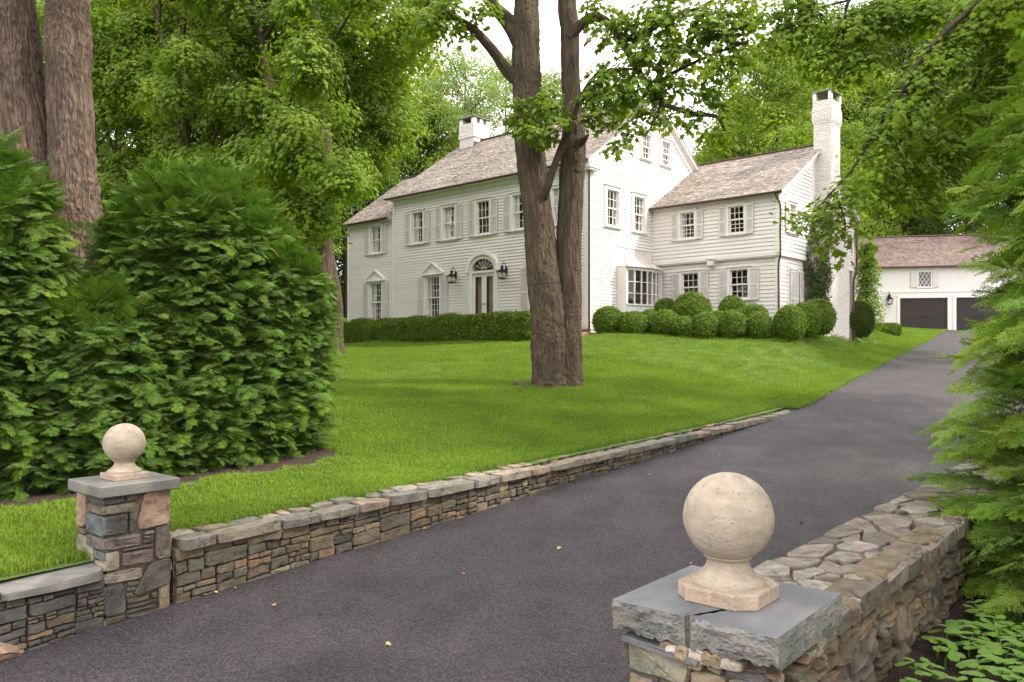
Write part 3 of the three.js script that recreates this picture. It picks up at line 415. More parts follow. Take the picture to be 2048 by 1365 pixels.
// the wall behind the boards, 0.14 thick, with real openings
function wallSheet(f, outline, holes, name = 'wall') {
  const sh = new THREE.Shape(outline.map(([x, y]) => new THREE.Vector2(x, y)));
  for (const [a, b, c, d] of holes) { const p = new THREE.Path(); p.moveTo(a, c); p.lineTo(a, d); p.lineTo(b, d); p.lineTo(b, c); p.closePath(); sh.holes.push(p); }
  const g = new THREE.ExtrudeGeometry(sh, { depth: 0.14, bevelEnabled: false }); g.translate(0, 0, -0.14); part(name, boxUV(plain(g)).applyMatrix4(mat4(f[0], 0, f[1], f[2])), M.paint, house);
}
const sashCache = new Map();
function sashGeo(w, h, cols, rows) {
  const k = [w, h, cols, rows].join(); if (sashCache.has(k)) return sashCache.get(k);
  const L = [bx(-w / 2, -w / 2 + 0.045, 0, h, -0.018, 0.018), bx(w / 2 - 0.045, w / 2, 0, h, -0.018, 0.018), bx(-w / 2 + 0.045, w / 2 - 0.045, 0, 0.055, -0.018, 0.018), bx(-w / 2 + 0.045, w / 2 - 0.045, h - 0.04, h, -0.018, 0.018)];
  for (let i = 1; i < cols; i++) { const x = lerp(-w / 2 + 0.045, w / 2 - 0.045, i / cols); L.push(bx(x - 0.010, x + 0.010, 0.055, h - 0.04, -0.012, 0.014)); }
  for (let j = 1; j < rows; j++) { const y = lerp(0.055, h - 0.04, j / rows); L.push(bx(-w / 2 + 0.045, w / 2 - 0.045, y - 0.010, y + 0.010, -0.011, 0.013)); }
  const g = merged(L); sashCache.set(k, g); return g;
}
const paneCache = new Map();
function paneGeo(w, h) { const k = w + ',' + h; if (!paneCache.has(k)) paneCache.set(k, boxUV(plain(new THREE.PlaneGeometry(w, h)))); return paneCache.get(k); }
function curtainGeo(x0, x1, y0, y1, amp) { const n = Math.max(8, Math.round((x1 - x0) / 0.012)), T = []; const at = (i, y) => { const x = lerp(x0, x1, i / n); return [x, y, -0.16 + amp * Math.sin(x * 62 + Math.sin(x * 17) * 2) + 0.01 * Math.sin(y * 3 + x * 9)]; }; for (let i = 0; i < n; i++) T.push(at(i, y0), at(i + 1, y0), at(i + 1, y1), at(i, y0), at(i + 1, y1), at(i, y1)); return soup(T.flat()); }
// one window: u centre, y0 to y1 of its sashes, w wide; returns [casing rectangle, hole]
function windowSpec(u, y0, y1, w, o = {}) { const c = o.casing ?? 0.105; return { u, y0, y1, w, ...o, c, cut: [u - w / 2 - c, u + w / 2 + c, y0 - 0.09, y1 + c + 0.03], hole: [u - w / 2 + 0.005, u + w / 2 - 0.005, y0 + 0.005, y1 - 0.005] }; }
const shutterCache = new Map();
function shutterParts(w, h, split) {
  const k = [w, h, split].join(); if (shutterCache.has(k)) return shutterCache.get(k);
  const st = 0.052, rails = [[0, 0.09], [h * split - 0.04, h * split + 0.04], [h - 0.07, h]], fr = [bx(-w / 2, -w / 2 + st, 0, h, 0, 0.034), bx(w / 2 - st, w / 2, 0, h, 0, 0.034), ...rails.map(([a, b]) => bx(-w / 2 + st, w / 2 - st, a, b, 0.001, 0.033))], sl = [];
  for (const [a, b] of [[rails[0][1], rails[1][0]], [rails[1][1], rails[2][0]]]) for (let y = a + 0.006; y < b - 0.02; y += 0.036) { const x0 = -w / 2 + st, x1 = w / 2 - st; sl.push(soup([[x0, y, 0.029], [x1, y, 0.029], [x1, y + 0.034, 0.008], [x0, y, 0.029], [x1, y + 0.034, 0.008], [x0, y + 0.034, 0.008], [x0, y - 0.006, 0.027], [x1, y - 0.006, 0.027], [x1, y, 0.029], [x0, y - 0.006, 0.027], [x1, y, 0.029], [x0, y, 0.029]].flat())); }
  const r = [merged(fr), merged(sl)]; shutterCache.set(k, r); return r;
}
function place(o, f, u, y, w = 0.0) { const m = mat4(f[0], 0, f[1], f[2]), p = V(u, y, w).applyMatrix4(m); o.position.copy(p); o.rotation.y = f[2]; return o; }
function shutter(f, u, y, w, h, open, split = 0.48) {
  const [a, b] = shutterParts(w, h, split), s = part('shutter', a, M.shutter, house); place(s, f, u, y, 0.062); s.rotation.y += open; part('louvers', b, M.shutter, s, 'stuff');
  return s;
}
function buildWindow(f, s, parent = house) {
  const g = grp('window', parent); place(g, f, s.u, s.y0, 0); const { w, c } = s, h = s.y1 - s.y0, d = 0.072;
  part('casing', merged([bx(-w / 2 - c, -w / 2, -0.02, h + c, -0.02, d), bx(w / 2, w / 2 + c, -0.02, h + c, -0.02, d), bx(-w / 2, w / 2, h, h + c, -0.02, d - 0.002), cbx(-w / 2 - c - 0.04, w / 2 + c + 0.04, h + c, h + c + 0.035, -0.02, d + 0.045, 0.008), bx(-w / 2 - 0.0, -w / 2 + 0.012, 0, h, -0.13, 0.0), bx(w / 2 - 0.012, w / 2, 0, h, -0.13, 0.0), bx(-w / 2 + 0.012, w / 2 - 0.012, h - 0.012, h, -0.13, 0.0)]), M.trim, g);
  part('sill', merged([cbx(-w / 2 - c - 0.035, w / 2 + c + 0.035, -0.075, -0.02, -0.13, d + 0.05, 0.008), bx(-w / 2 - c, w / 2 + c, -0.12, -0.075, -0.01, d - 0.01)]), M.trim, g);
  const hs = s.split ?? 0.5, hl = h * hs;
  const a = part('sash', sashGeo(w - 0.026, h - hl + 0.03, s.cols ?? 3, s.rt ?? 2), M.trim, g); a.position.set(0, hl - 0.03, -0.022); part('pane', paneGeo(w - 0.1, h - hl - 0.05), M.glass, a).position.y = (h - hl + 0.04) / 2;
  const b = part('sash', sashGeo(w - 0.026, hl, s.cols ?? 3, s.rb ?? 2), M.trim, g); b.position.set(0, 0.012, -0.062); part('pane', paneGeo(w - 0.1, hl - 0.08), M.glass, b).position.y = hl / 2;
  if (s.curtain) { const k = s.curtain; part('curtain', merged([curtainGeo(-w / 2 - 0.05, -w / 2 + w * k, -0.1, h + 0.05, 0.012), curtainGeo(w / 2 - w * k, w / 2 + 0.05, -0.1, h + 0.05, 0.012)]), M.curtain, g); }
  if (s.shutters) { const sw = s.shutters, sh = h + 0.10; shutter(f, s.u - w / 2 - c - sw / 2 - 0.0, s.y0 - 0.06, sw, sh, -0.06); shutter(f, s.u + w / 2 + c + sw / 2, s.y0 - 0.06, sw, sh, 0.06); }
  if (s.pediment) { const pw = w / 2 + c + 0.16, ph = 0.46, y = h + c + 0.03; const tri = (k, z0, z1, dy) => { const shp = new THREE.Shape([[-pw * k, dy], [pw * k, dy], [0, dy + ph * k]].map((p) => new THREE.Vector2(...p))), e = new THREE.ExtrudeGeometry(shp, { depth: z1 - z0, bevelEnabled: false }); e.translate(0, y, z0); return boxUV(plain(e)); }; const rk = (sg) => { const L = Math.hypot(pw, ph), e = cbx(0, L + 0.02, 0, 0.06, -0.02, 0.15, 0.012); e.rotateZ(Math.atan2(ph, pw)); e.translate(-pw, y, 0); if (sg > 0) e.applyMatrix4(new THREE.Matrix4().makeScale(-1, 1, 1)); return e; };
    const right = cbx(0, Math.hypot(pw, ph) + 0.02, 0, 0.06, -0.02, 0.149, 0.012); right.rotateZ(-Math.atan2(ph, pw)); right.translate(pw - (Math.hypot(pw, ph) + 0.02) * Math.cos(Math.atan2(ph, pw)), y + (Math.hypot(pw, ph) + 0.02) * Math.sin(Math.atan2(ph, pw)), 0);
    part('pediment', merged([tri(0.96, -0.01, 0.07, 0.02), rk(-1), right, cbx(-pw - 0.03, pw + 0.03, -0.05 + y, 0.015 + y, -0.02, 0.16, 0.012)]), M.trim, g); }
  return g;
}
// cedar shingle slope: o = eave corner, u along the eave, v up the slope (unit vectors), L x S
function shingles(o, u, v, L, S, name = 'shingle_roof', left = () => 0, right = () => L, seed = 5, exp = 0.135) {
  const r = mulberry(seed), n = u.clone().cross(v).normalize(), pos = [], col = [], uvs = [], P = (a, b, c) => V().copy(o).addScaledVector(u, a).addScaledVector(v, b).addScaledVector(n, c);
  for (let b = -0.03, row = 0; b < S; b += exp, row++) {
    const lx = left(b), rx = right(b); let a = lx - r() * 0.1;
    const wav = (q) => 0.012 * fbm3(q * 0.5, row * 0.05, seed, 2);
    while (a < rx) {
      const w = 0.09 + r() * 0.12, a0 = Math.max(lx, a) + 0.003, a1 = Math.min(rx, a + w) - 0.003; a += w; if (a1 - a0 < 0.02) continue;
      const dr = (r() - 0.5) * 0.022, t = 0.016 + r() * 0.012, e = Math.min(S, b + exp * 1.35), lift = r() < 0.05 ? 0.012 : 0;
      const A = P(a0, b + dr, t + lift + wav(a0)), B = P(a1, b + dr + (r() - 0.5) * 0.006, t + lift * r() + wav(a1)), C = P(a1, e, 0.004 + wav(a1)), D = P(a0, e, 0.004 + wav(a0)), E = P(a0, b + dr, -0.004), Fq = P(a1, b + dr, -0.004);
      const g = clamp(0.52 + (r() - 0.5) * 0.6 + 0.4 * fbm3(a * 0.35, row * 0.16, seed, 3), 0, 1.2), k = lerp(0.17, 0.50, g), warm = r(), c = [k * lerp(1.0, 1.06, warm), k * lerp(0.91, 0.86, warm), k * lerp(0.81, 0.70, warm)];
      const tr = (x, y, z) => { for (const q of [x, y, z]) { pos.push(q.x, q.y, q.z); col.push(...c); } };
      tr(A, B, C); tr(A, C, D); tr(E, Fq, B); tr(E, B, A); tr(Fq, C, B); tr(E, A, D);
      const s = r() * 9, uvq = { A: [s, 0], B: [s + (a1 - a0), 0], C: [s + (a1 - a0), 0.19], D: [s, 0.19] }; uvs.push(...uvq.A, ...uvq.B, ...uvq.C, ...uvq.A, ...uvq.C, ...uvq.D, ...uvq.A, ...uvq.B, ...uvq.B, ...uvq.A, ...uvq.B, ...uvq.A, ...uvq.B, ...uvq.C, ...uvq.B, ...uvq.A, ...uvq.A, ...uvq.D);
    }
  }
  return soup(pos, col, uvs);
}
function slabQuad(o, u, v, L, S, t) { const n = u.clone().cross(v).normalize(), P = (a, b, c) => V().copy(o).addScaledVector(u, a).addScaledVector(v, b).addScaledVector(n, c).toArray(), q = [[0, 0, -0.006], [L, 0, -0.006], [L, S, -0.006], [0, S, -0.006], [0, 0, -t], [L, 0, -t], [L, S, -t], [0, S, -t]].map((a) => P(...a)); return soup([[0, 1, 2], [0, 2, 3], [4, 6, 5], [4, 7, 6], [0, 5, 1], [0, 4, 5], [1, 5, 6], [1, 6, 2], [3, 2, 6], [3, 6, 7], [0, 3, 7], [0, 7, 4]].flat().map((i) => q[i]).flat()); }
// gabled roof over x0..x1 with its ridge at (zr, yr), front eave at (zf, yf), back at (zb, yb)
function gableRoof(x0, x1, zf, yf, zr, yr, zb, yb, seed, back = true) {
  const front = V(0, yr - yf, zr - zf), S = front.length(), u = V(1, 0, 0), v = front.clone().normalize(), roof = part('roof', slabQuad(V(x0, yf, zf), u, v, x1 - x0, S, 0.11), M.trim, house);
  part('shingles', shingles(V(x0 - 0.03, yf, zf), u, v, x1 - x0 + 0.06, S, '', undefined, undefined, seed), M.shingle, roof, 'stuff');
  const bk = V(0, yr - yb, zr - zb), S2 = bk.length(), vb = bk.clone().normalize(), ub = V(-1, 0, 0);
  part('back_slope', slabQuad(V(x1, yb, zb), ub, vb, x1 - x0, S2, 0.11), M.trim, roof);
  part('shingles', shingles(V(x1 + 0.03, yb, zb), ub, vb, x1 - x0 + 0.06, S2, '', undefined, undefined, seed + 1), M.shingle, roof, 'stuff');
  const cap = []; for (let x = x0 - 0.03; x < x1; x += 0.14) { const t = 0.012 + 0.010 * hr(); cap.push(bx(x, Math.min(x1 + 0.03, x + 0.135), yr + 0.01 + t, yr + 0.035 + t, zr - 0.10, zr + 0.10)); }
  part('ridge_cap', merged(cap), std({ color: rgb(0.22, 0.16, 0.13), map: shC, roughness: 0.9 }), roof, 'stuff');
  return roof;
}
// white painted brickwork: courses of single bricks on the four sides of a shaft
function bricksAround(x0, x1, z0, z1, y0, y1, seed, off = () => 0, holes = () => false) {
  const r = mulberry(seed), pos = [], col = [], H = 0.072, box = (a0, a1, b0, b1, c0, c1, t) => { const g = bx(a0, a1, b0, b1, c0, c1), P = g.attributes.position; for (let i = 0; i < P.count; i++) { pos.push(P.getX(i), P.getY(i), P.getZ(i)); col.push(t, t * 0.99, t * 0.975); } };
  for (let y = y0, k = 0; y < y1 - 0.02; y += H, k++) {
    const o = off(y), yb = Math.min(y1, y + H - 0.010), run = (a, b, put) => { let s = a - (k % 2) * 0.105; while (s < b) { const e = Math.min(b, s + 0.208), st = Math.max(a, s); if (e - st > 0.02 && !holes((st + e) / 2, y)) put(st, e - 0.009, (r() - 0.5) * 0.012, 0.90 + r() * 0.14); s += 0.212; } };
    run(x0 - o, x1 + o, (a, b, j, t) => { box(a, b, y, yb, z1 + o - 0.08, z1 + o + j, t); box(a, b, y, yb, z0 - o - j, z0 - o + 0.08, t); });
    run(z0 - o + 0.085, z1 + o - 0.085, (a, b, j, t) => { box(x1 + o - 0.08, x1 + o + j, y, yb, a, b, t); box(x0 - o - j, x0 - o + 0.08, y, yb, a, b, t); });
  }
  return soup(pos, col);
}
// ---- main block
const mainL = 11.35, wingW = 9.3, eaveY = 6.2, ridgeY = 9.45, ridgeZ = -4.65, leftEnd = 14.95;
const FR = [0, 0, 0], GB = [0, 0, Math.PI / 2];
const upW = (t, k) => windowSpec(-t, 3.98, 5.38, 0.74, { shutters: 0.37, curtain: k, cols: 3, rt: 2, rb: 2 });
const front = [upW(9.61, 0.34), upW(7.53, 0.4), upW(5.46, 0), upW(3.4, 0.3), upW(1.33, 0.3), windowSpec(-8.57, 0.52, 2.36, 0.88, { shutters: 0.43, pediment: true, cols: 4, rt: 3, rb: 3, curtain: 0.2 }), windowSpec(-2.35, 0.52, 2.36, 0.88, { shutters: 0.43, pediment: true, cols: 4, rt: 3, rb: 3, curtain: 0.2 })];
const leftW = [windowSpec(-12.7, 3.78, 5.08, 0.74, { shutters: 0.37, curtain: 0.36, cols: 3, rt: 2, rb: 2 }), windowSpec(-12.7, 0.50, 2.32, 0.86, { shutters: 0.43, pediment: true, cols: 4, rt: 3, rb: 3, curtain: 0.25 })];
const doorU = -5.46, doorCut = [doorU - 0.86, doorU + 0.86, -0.3, 3.2], doorHole = [doorU - 0.66, doorU + 0.66, 0, 2.95];
wallSheet(FR, [[-mainL, -1.2], [0, -1.2], [0, eaveY + 0.05], [-mainL, eaveY + 0.05]], [...front.map((s) => s.hole), doorHole]);
clap(FR, -0.15, eaveY - 0.28, () => -mainL + 0.12, () => -0.12, [...front.map((s) => s.cut), doorCut]);
const LF = [0, -0.06, 0];
wallSheet(LF, [[-leftEnd, -1.2], [-mainL, -1.2], [-mainL, 5.42], [-leftEnd, 5.42]], leftW.map((s) => s.hole));
clap(LF, -0.15, 5.3, () => -leftEnd + 0.1, () => -mainL, leftW.map((s) => s.cut));
front.forEach((s) => buildWindow(FR, s)); leftW.forEach((s) => buildWindow(LF, s));
// gable end
const gw = [windowSpec(1.59, 3.93, 5.34, 0.78, { cols: 3, rt: 2, rb: 2, casing: 0.14, curtain: 0.12 }), windowSpec(3.49, 3.93, 5.34, 0.78, { cols: 3, rt: 2, rb: 2, casing: 0.14, curtain: 0.16 }), windowSpec(4.02, 7.02, 8.02, 0.68, { cols: 3, rt: 2, rb: 2 }), windowSpec(5.6, 7.02, 8.02, 0.68, { cols: 3, rt: 2, rb: 2 })];
const pitch = (ridgeY - eaveY) / -ridgeZ, rk0 = (h) => (h <= eaveY - 0.25 ? 0 : (h - eaveY + 0.25) / pitch), bowHole = [1.95, 4.45, 0.78, 2.35];
wallSheet(GB, [[0.0, -1.2], [wingW, -1.2], [wingW, eaveY], [-ridgeZ, ridgeY - 0.1], [0.0, eaveY]], [...gw.map((s) => s.hole), bowHole]);
clap(GB, -0.15, ridgeY - 0.45, (h) => Math.max(0.13, rk0(h) + 0.02), (h) => wingW - Math.max(0.13, rk0(h) + 0.02), [...gw.map((s) => s.cut), [1.9, 4.5, 0.6, 3.12]]);
gw.forEach((s) => buildWindow(GB, s));
const back = [[-leftEnd, -7.95], [0, 0]];
part('wall', merged([bx(-mainL, 0, -1.2, eaveY, -wingW, -wingW + 0.14), bx(-leftEnd, -mainL, -1.2, 5.4, -7.95, -7.81), bx(-leftEnd, -leftEnd + 0.14, -1.2, 5.42, -7.8, -0.21), bx(-mainL, -mainL + 0.14, 4.6, eaveY, -wingW + 0.15, -0.15)]), M.paint, house);
{ const tri = (pts, x, t) => { const e = new THREE.ExtrudeGeometry(new THREE.Shape(pts.map((p) => new THREE.Vector2(...p))), { depth: t, bevelEnabled: false }); e.rotateY(Math.PI / 2); e.translate(x, 0, 0); return boxUV(plain(e)); };
  part('gable', merged([tri([[0, eaveY], [wingW, eaveY], [-ridgeZ, ridgeY - 0.1]], -mainL, 0.14), tri([[0.06, 5.42], [7.9, 5.42], [3.97, 8.2]], -leftEnd, 0.14)]), M.paint, house); }
gableRoof(-mainL - 0.22, 0.24, 0.30, eaveY + 0.02, ridgeZ, ridgeY + 0.22, -wingW - 0.3, eaveY + 0.02, 41);
gableRoof(-leftEnd - 0.2, -mainL - 0.16, 0.2, 5.36, -3.97, 8.36, -8.15, 5.36, 51);
// trim: corner boards, frieze, rakes, cornice
part('corner_board', bx(-0.12, 0.056, -0.15, eaveY - 0.2, 0.0, 0.056), M.trim, house); part('corner_board', bx(0.0, 0.056, -0.15, eaveY - 0.2, -0.13, -0.001), M.trim, house);
part('corner_board', bx(-mainL, -mainL + 0.12, -0.15, eaveY - 0.2, 0.0, 0.056), M.trim, house); part('corner_board', bx(-leftEnd, -leftEnd + 0.1, -0.15, 5.28, -0.06, -0.004), M.trim, house);
part('frieze', merged([bx(-mainL, 0.03, eaveY - 0.28, eaveY - 0.02, 0.0, 0.04), cbx(-mainL - 0.1, 0.2, eaveY - 0.10, eaveY - 0.01, 0.04, 0.20, 0.03), bx(-mainL - 0.2, 0.22, eaveY - 0.07, eaveY + 0.02, 0.2, 0.29)]), M.trim, house);
part('frieze', merged([bx(-leftEnd, -mainL - 0.02, 5.18, 5.36, -0.06, -0.02), bx(-leftEnd - 0.15, -mainL - 0.24, 5.26, 5.35, -0.02, 0.16)]), M.trim, house);
function rake(x, z0, y0, z1, y1, w, t, dx) { const L = Math.hypot(z1 - z0, y1 - y0), a = Math.atan2(y1 - y0, z0 - z1), g = merged([bx(-0.02, L, -w, 0, 0, t), cbx(-0.02, L, -0.07, 0.02, t, t + 0.05, 0.015)]); g.rotateZ(a); g.rotateY(Math.PI / 2); g.translate(x + dx, y0, z0); return g; }
{ const z0 = 0.28, y0 = eaveY - 0.09; part('rake_board', rake(0, z0, y0, ridgeZ, ridgeY + 0.10, 0.30, 0.05, 0.02), M.trim, house);
  const g = rake(0, z0, y0, ridgeZ, ridgeY + 0.10, 0.30, 0.05, 0.02); g.applyMatrix4(new THREE.Matrix4().makeTranslation(0, 0, -ridgeZ)); g.applyMatrix4(new THREE.Matrix4().makeScale(1, 1, -1)); g.applyMatrix4(new THREE.Matrix4().makeTranslation(0, 0, ridgeZ)); const ix = g.attributes.position, nn = g.attributes.normal; for (let i = 0; i < ix.count; i += 3) { for (const at of [ix, nn]) { const a = [at.getX(i), at.getY(i), at.getZ(i)]; at.setXYZ(i, at.getX(i + 1), at.getY(i + 1), at.getZ(i + 1)); at.setXYZ(i + 1, ...a); } } part('rake_board', g, M.trim, house);
  part('cornice_return', merged([cbx(-0.05, 0.30, eaveY - 0.30, eaveY - 0.06, -0.42, 0.27, 0.02), cbx(-0.05, 0.26, eaveY - 0.36, eaveY - 0.30, -0.38, 0.24, 0.012)]), M.trim, house); }
// gutters and downpipes
const gutter = (x0, x1, y, z) => part('gutter', limb([V(x0, y, z), V((x0 + x1) / 2, y - 0.01, z), V(x1, y, z)], [0.055, 0.055], [8, 8, 2]), M.copper, house);
gutter(-mainL - 0.22, 0.2, eaveY - 0.02, 0.35); gutter(-leftEnd - 0.2, -mainL - 0.25, 5.33, 0.25);
part('downpipe', pipe([V(0.09, eaveY - 0.38, 0.04), V(0.09, 3, 0.04), V(0.09, -0.5, 0.04)], 0.042), M.copper, house);
part('downpipe', pipe([V(-leftEnd - 0.12, 5.28, 0.24), V(-leftEnd - 0.12, 5.08, 0.2), V(-leftEnd - 0.08, 4.85, 0.02), V(-leftEnd - 0.08, 3, 0.0), V(-leftEnd - 0.08, -0.5, 0.0)], 0.042), M.copper, house);
// dark band where the boards meet the ground
part('foundation', merged([bx(-leftEnd, -mainL, -1.4, -0.16, -0.2, -0.075), bx(-mainL + 0.01, -0.02, -1.4, -0.155, -0.2, -0.012), bx(-0.2, -0.012, -1.4, -0.155, -wingW, -0.05)]), std({ color: rgb(0.10, 0.075, 0.06) }), house);
// rooms behind the glass
part('interior', merged([bx(-leftEnd + 0.2, -0.2, -0.12, -0.02, -wingW + 0.2, -0.2), bx(-leftEnd + 0.2, -0.2, 2.85, 3.1, -wingW + 0.2, -0.2), bx(-mainL + 0.2, -0.16, 5.9, 6.1, -wingW + 0.2, -0.2), bx(-leftEnd + 0.2, -mainL, 5.2, 5.3, -7.6, -0.3), bx(-mainL + 0.2, -0.2, -0.02, 5.9, -5.2, -5.05), bx(-leftEnd + 0.2, -mainL, -0.02, 5.2, -5.2, -5.05), bx(-mainL + 0.2, -2.6, 6.1, 6.2, -wingW + 0.3, -0.3), bx(-2.7, -2.6, 6.1, 7.6, -7.0, -2.3), bx(-2.7, -2.6, -0.02, 5.9, -5, -0.2), bx(-11.2, -11.1, -0.02, 5.4, -5, -0.2), bx(-6.6, -6.5, -0.02, 5.9, -5, -0.2), bx(-4.4, -4.3, -0.02, 5.9, -5, -0.2)]), M.inside, house);
{ // entrance
  const d = grp('entrance', house); place(d, FR, doorU, 0);
  const arc = (r0, rx, n = 24) => { const a = []; for (let i = 0; i <= n; i++) { const t = Math.PI * i / n; a.push([Math.cos(t) * rx, Math.sin(t) * r0]); } return a; };
  const ringG = (rx0, ry0, rx1, ry1, y, z0, z1) => { const o = arc(ry1, rx1), i = arc(ry0, rx0).reverse(), sh = new THREE.Shape([...o, ...i].map((p) => new THREE.Vector2(...p))), e = new THREE.ExtrudeGeometry(sh, { depth: z1 - z0, bevelEnabled: false }); e.translate(0, y, z0); return boxUV(plain(e)); };
  const springing = 2.44;
  const spand = new THREE.Shape([[-0.86, springing], [0.86, springing], [0.86, 3.12], [-0.86, 3.12]].map((p) => new THREE.Vector2(...p))), hole = new THREE.Path([...arc(0.5, 0.66)].map(([x, y]) => new THREE.Vector2(x, y + springing))); spand.holes.push(hole);
  const sp = new THREE.ExtrudeGeometry(spand, { depth: 0.05, bevelEnabled: false }); sp.translate(0, 0, 0.0);
  part('door_frame', merged([boxUV(plain(sp)), cbx(-0.86, -0.66, -0.2, springing, -0.13, 0.07, 0.01), cbx(0.66, 0.86, -0.2, springing, -0.13, 0.07, 0.01), bx(-0.66, 0.66, springing - 0.10, springing, -0.13, 0.05)]), M.trim, d);
  part('arched_hood', merged([ringG(0.80, 0.62, 0.92, 0.76, springing + 0.04, 0.0, 0.14), ringG(0.66, 0.5, 0.74, 0.57, springing, 0.04, 0.08), cbx(-0.97, -0.78, springing - 0.06, springing + 0.05, 0.06, 0.15, 0.01), cbx(0.78, 0.97, springing - 0.06, springing + 0.05, 0.06, 0.15, 0.01)]), M.trim, d);
  const spoke = []; for (let i = 1; i < 7; i++) { const a = Math.PI * i / 7, r1 = 1 / Math.hypot(Math.cos(a) / 0.63, Math.sin(a) / 0.47), e = bx(0.12, r1, -0.009, 0.009, -0.01, 0.012); e.rotateZ(a); e.translate(0, springing + 0.02, -0.03); spoke.push(e); }
  for (let i = 0; i < 7; i++) { const a = Math.PI * (i + 0.5) / 7, r1 = 0.82 / Math.hypot(Math.cos(a) / 0.63, Math.sin(a) / 0.47), q = new THREE.TorusGeometry(0.085, 0.008, 4, 10, Math.PI); q.rotateZ(a + Math.PI / 2); q.translate(Math.cos(a) * r1, springing + 0.02 + Math.sin(a) * r1, -0.03); spoke.push(boxUV(plain(q))); }
  spoke.push(ringG(0.10, 0.10, 0.125, 0.125, springing + 0.02, -0.04, -0.015));
  const fan = part('fanlight', merged(spoke), M.trim, d); const fs = new THREE.ShapeGeometry(new THREE.Shape(arc(0.49, 0.65).map(([x, y]) => new THREE.Vector2(x, y + springing + 0.01)))); fs.translate(0, 0, -0.05); part('pane', boxUV(plain(fs)), M.glass, fan);
  for (const sg of [-1, 1]) {
    const leaf = part('door', merged([bx(-0.325, -0.2, 0.0, springing - 0.11, -0.03, 0.02), bx(0.2, 0.325, 0, springing - 0.11, -0.03, 0.02), bx(-0.2, 0.2, 0, 0.3, -0.029, 0.019), bx(-0.2, 0.2, springing - 0.25, springing - 0.11, -0.029, 0.019)]), M.trim, d); leaf.position.set(sg * 0.329, 0, -0.04);
    part('pane', paneGeo(0.4, springing - 0.55), M.glass, leaf).position.y = (0.3 + springing - 0.25) / 2;
    const kn = new THREE.SphereGeometry(0.03, 12, 8); kn.translate(-sg * 0.27, 1.02, 0.05); part('door_knob', boxUV(plain(kn)), M.iron, leaf);
    part('drape', curtainGeo(-0.22, 0.22, 0.2, springing - 0.15, 0.01), M.drape, leaf);
  }
}
